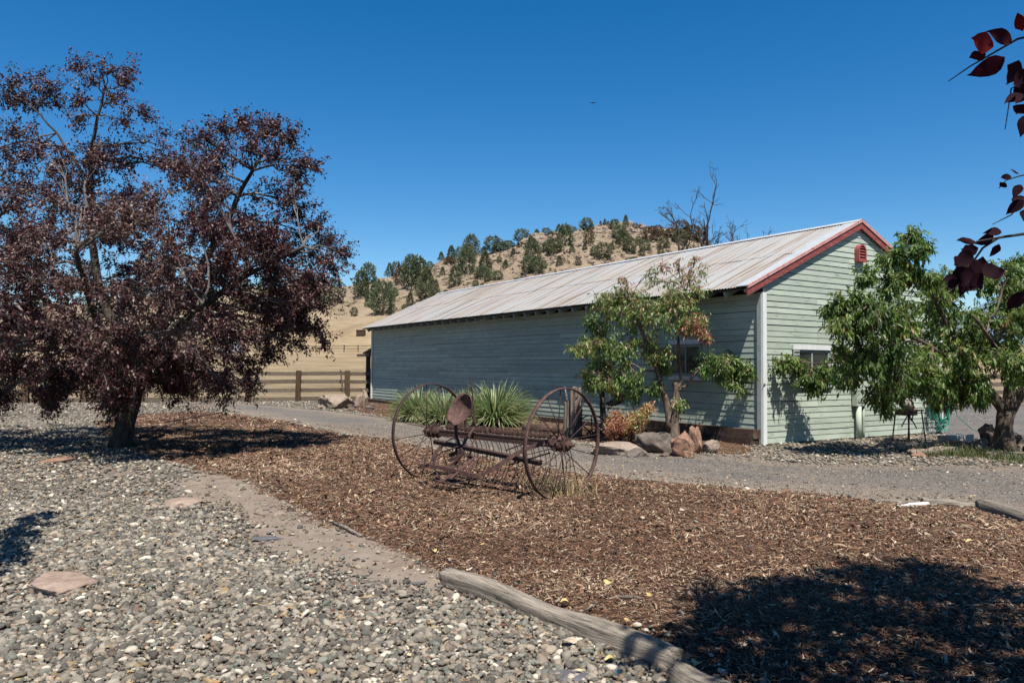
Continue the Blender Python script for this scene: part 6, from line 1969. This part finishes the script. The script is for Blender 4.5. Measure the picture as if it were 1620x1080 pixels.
hp_ = hill_pts(700, 480, 1110, 350, 500)
LP = []; LR = []
for p in hp_:
    sz = rng.uniform(.35, 1.1) * (1.5 if rng.random() < .12 else 1); n = 26
    LP.append(p + np.column_stack([rng.normal(0, sz * .5, n), rng.normal(0, sz * .5, n), np.abs(rng.normal(0, sz * .45, n))])); LR.append(np.clip(rng.normal(rng.uniform(.2, .8), .12, n), 0, 1))
LP = np.concatenate(LP); LR = np.concatenate(LR); n = len(LP)
L_ = rng.uniform(.25, .5, n)
tag(link('hillside_scrub', leaf_mesh('hillside_scrub', LP, rng.normal(0, 1, (n, 3)) + [0, 0, .8], rng.normal(0, 1, (n, 3)), L_, L_ * .6, LR,
    leaf_mat('scrub_leaf', [(0, (.07, .065, .04)), (.5, (.13, .11, .065)), (1, (.20, .155, .10))], .9, .1, .1), .1)), 'low brown-green scrub dotted over the tan hillside', 'scrub', None, 'stuff')
st_ = np.concatenate([hill_pts(260, 780, 1080, 352, 420), hill_pts(160, 640, 900, 380, 470)])
m = MB(); V_, f_ = ICO1
for p in st_:
    s3 = rng.uniform(.25, .9, 3) * [1.2, 1, .7]; m.add(V_[:, :] * s3 * rng.uniform(.75, 1.2, (len(V_), 1)) + p + [0, 0, s3[2] * .2], [tuple(q) for q in f_])
tag(link('hillside_stones', m.mesh('hillside_stones', M_rock_hill)), 'loose pinkish-brown stones strewn below the hill crest', 'stones', None, 'stuff')


# bare trees behind the barn ridge
def bare_tree(label, base, segs, seed, extra_leaf=None, rad=.22, lvl=4, lowf=.72):
    r = np.random.default_rng(seed); t = thing('bare_tree', label, 'tree', tuple(base)); m = MB(); tips = []

    def grow(p, d, L, rr, lv):
        k = 5; pts = [p]; dd = d.copy()
        for i in range(k):
            dd = dd + r.normal(0, .16, 3); dd /= np.linalg.norm(dd); pts.append(pts[-1] + dd * L / k)
        m.tube([q - base for q in pts], np.linspace(rr, rr * .55, k + 1), 5 if lv < 2 else 3, False)
        if lv >= lvl: tips.append(pts[-1]); return
        for c in range(6 if lv == 1 else 4):
            q = pts[r.integers(3 if lv == 1 else 2, k + 1)]; nd = dd + r.normal(0, .46 if lv < 3 else .6, 3); nd[2] += .22 if lv < 3 else .12; nd /= np.linalg.norm(nd)
            grow(q, nd, L * r.uniform(.30, .52) * (.62 if lv == 1 else 1), rr * .5, lv + 1)
    for (d, L, rr) in segs: grow(base.copy(), np.array(d, float) / np.linalg.norm(d), L, rr, 1)
    link('trunk', m.mesh('trunk', M_bark_plum, False), t)
    if extra_leaf:
        n = extra_leaf; tp = np.array(tips); P = tp[r.integers(0, len(tp), n)] + r.normal(0, .25, (n, 3)); P = P[(P[:, 2] > base[2] + 2) & (P[:, 2] < base[2] + segs[0][1] * lowf)]
        n = len(P)
        link('crown', leaf_mesh('crown', P - base, r.normal(0, 1, (n, 3)), r.normal(0, 1, (n, 3)), r.uniform(.10, .2, n), r.uniform(.06, .12, n), r.random(n), M_leaf_dry), t)
    return t


b = dep(1084, 398, 52.); bb = np.array([b[0], b[1], terr1(b[0], b[1])]); HT = dep(1098, 296, 52.)[2] - bb[2]
bare_tree('tall bare-branched tree rising behind the barn roof left of the ridge peak', bb, [((-0.03, 0, 1), HT * .76, .12), ((.03, 0, 1), HT * .80, .14), ((.10, 0.05, 1), HT * .62, .09), ((-.10, 0.05, 1), HT * .58, .08)], 5, 1600, lvl=5)
b = dep(1185, 380, 60.); bb = np.array([b[0], b[1], terr1(b[0], b[1])]); HT = dep(1190, 345, 60.)[2] - bb[2]
bare_tree('smaller half-bare tree whose top just shows above the barn roof', bb, [((.03, 0, 1), HT * .80, .12), ((-.10, 0, 1), HT * .72, .09), ((-.04, 0, 1), HT * .74, .09)], 9, 1500, lvl=5, lowf=1.05)

# rock outcrops on the crest of the hill
oc = [(815, 385, 9, 5, 'pinkish rock outcrop on the left shoulder of the hilltop'), (842, 378, 8, 4.5, 'broad broken rock outcrop below the hilltop trees'), (862, 388, 7, 3.5, 'lower rock rubble right of the broad outcrop'), (955, 366, 7, 3, 'small rock outcrop near the middle of the crest'), (1010, 366, 8, 4, 'rock outcrop at the right end of the crest'), (1035, 366, 8, 4.5, 'rounded rock knob at the far right of the crest'), (905, 370, 6, 2.5, 'low rock ledge right of the broad outcrop'),
      (720, 418, 6, 2.2, 'low rock band on the left ridge'), (745, 440, 5, 2, 'small ledge of rock on the middle slope'), (985, 372, 5, 3, 'narrow rock spine beside the crest junipers')]
for i, (px, py, w_, h_, lb_) in enumerate(oc):
    p = hit(px, py)
    if p is None: continue
    r = np.random.default_rng(200 + i); m = MB(); V, f = ICO2
    for k in range(22):
        s_ = r.uniform(.5, 1.5, 3) * [1.3, 1, .9] * (h_ / 4); c = np.array([r.normal(0, w_ * .38), r.normal(0, w_ * .3), 0])
        zt = terr1(p[0] + c[0], p[1] + c[1]) - p[2]
        vv = V.copy()
        for q_ in range(5):
            nn = r.normal(0, 1, 3); nn /= np.linalg.norm(nn); hgt = vv @ nn; mk = hgt > .6; vv[mk] -= (hgt[mk] - .6)[:, None] * nn
        m.add(vv * s_ + c + [0, 0, zt + s_[2] * .2], [tuple(q) for q in f])
    o = link('rock_outcrop', m.mesh('rock_outcrop', M_rock_hill), None, tuple(p)); tag(o, lb_, 'rock')

# far mountains on the right, distance haze painted into their colour as blue
M_mtn = simple('far_slope_haze_blue', [(0.3, (.10, .15, .22)), (0.7, (.13, .18, .25))], .002, 1.0, 0, 0)
xs = np.linspace(1000, 9000, 60)
V = []; Fc = []
for i, x in enumerate(xs):
    X = 810 + 1212 * x / 8000
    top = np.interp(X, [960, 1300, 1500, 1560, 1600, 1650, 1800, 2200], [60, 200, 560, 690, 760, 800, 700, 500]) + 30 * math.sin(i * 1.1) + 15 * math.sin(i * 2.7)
    V += [(x, 7400, -20), (x, 8000, top), (x, 9500, -20)]
for i in range(len(xs) - 1):
    a = 3 * i; Fc += [(a, a + 3, a + 4, a + 1), (a + 1, a + 4, a + 5, a + 2)]
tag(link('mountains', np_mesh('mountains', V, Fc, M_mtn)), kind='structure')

# a bird high up
bp = dep(938, 163, 60.); m = MB()
m.add([bp + [-.35, 0, .06], bp + [0, -.10, 0], bp + [.35, 0, .05], bp + [0, .12, 0], bp + [0, 0, .04], bp + [0, .02, -.04]], [(0, 1, 4), (1, 2, 4), (2, 3, 4), (3, 0, 4), (1, 0, 5), (2, 1, 5), (3, 2, 5), (0, 3, 5)])
solo('bird', m, M_bark_plum, 'tiny dark bird gliding high in the blue sky', 'bird', tuple(bp))
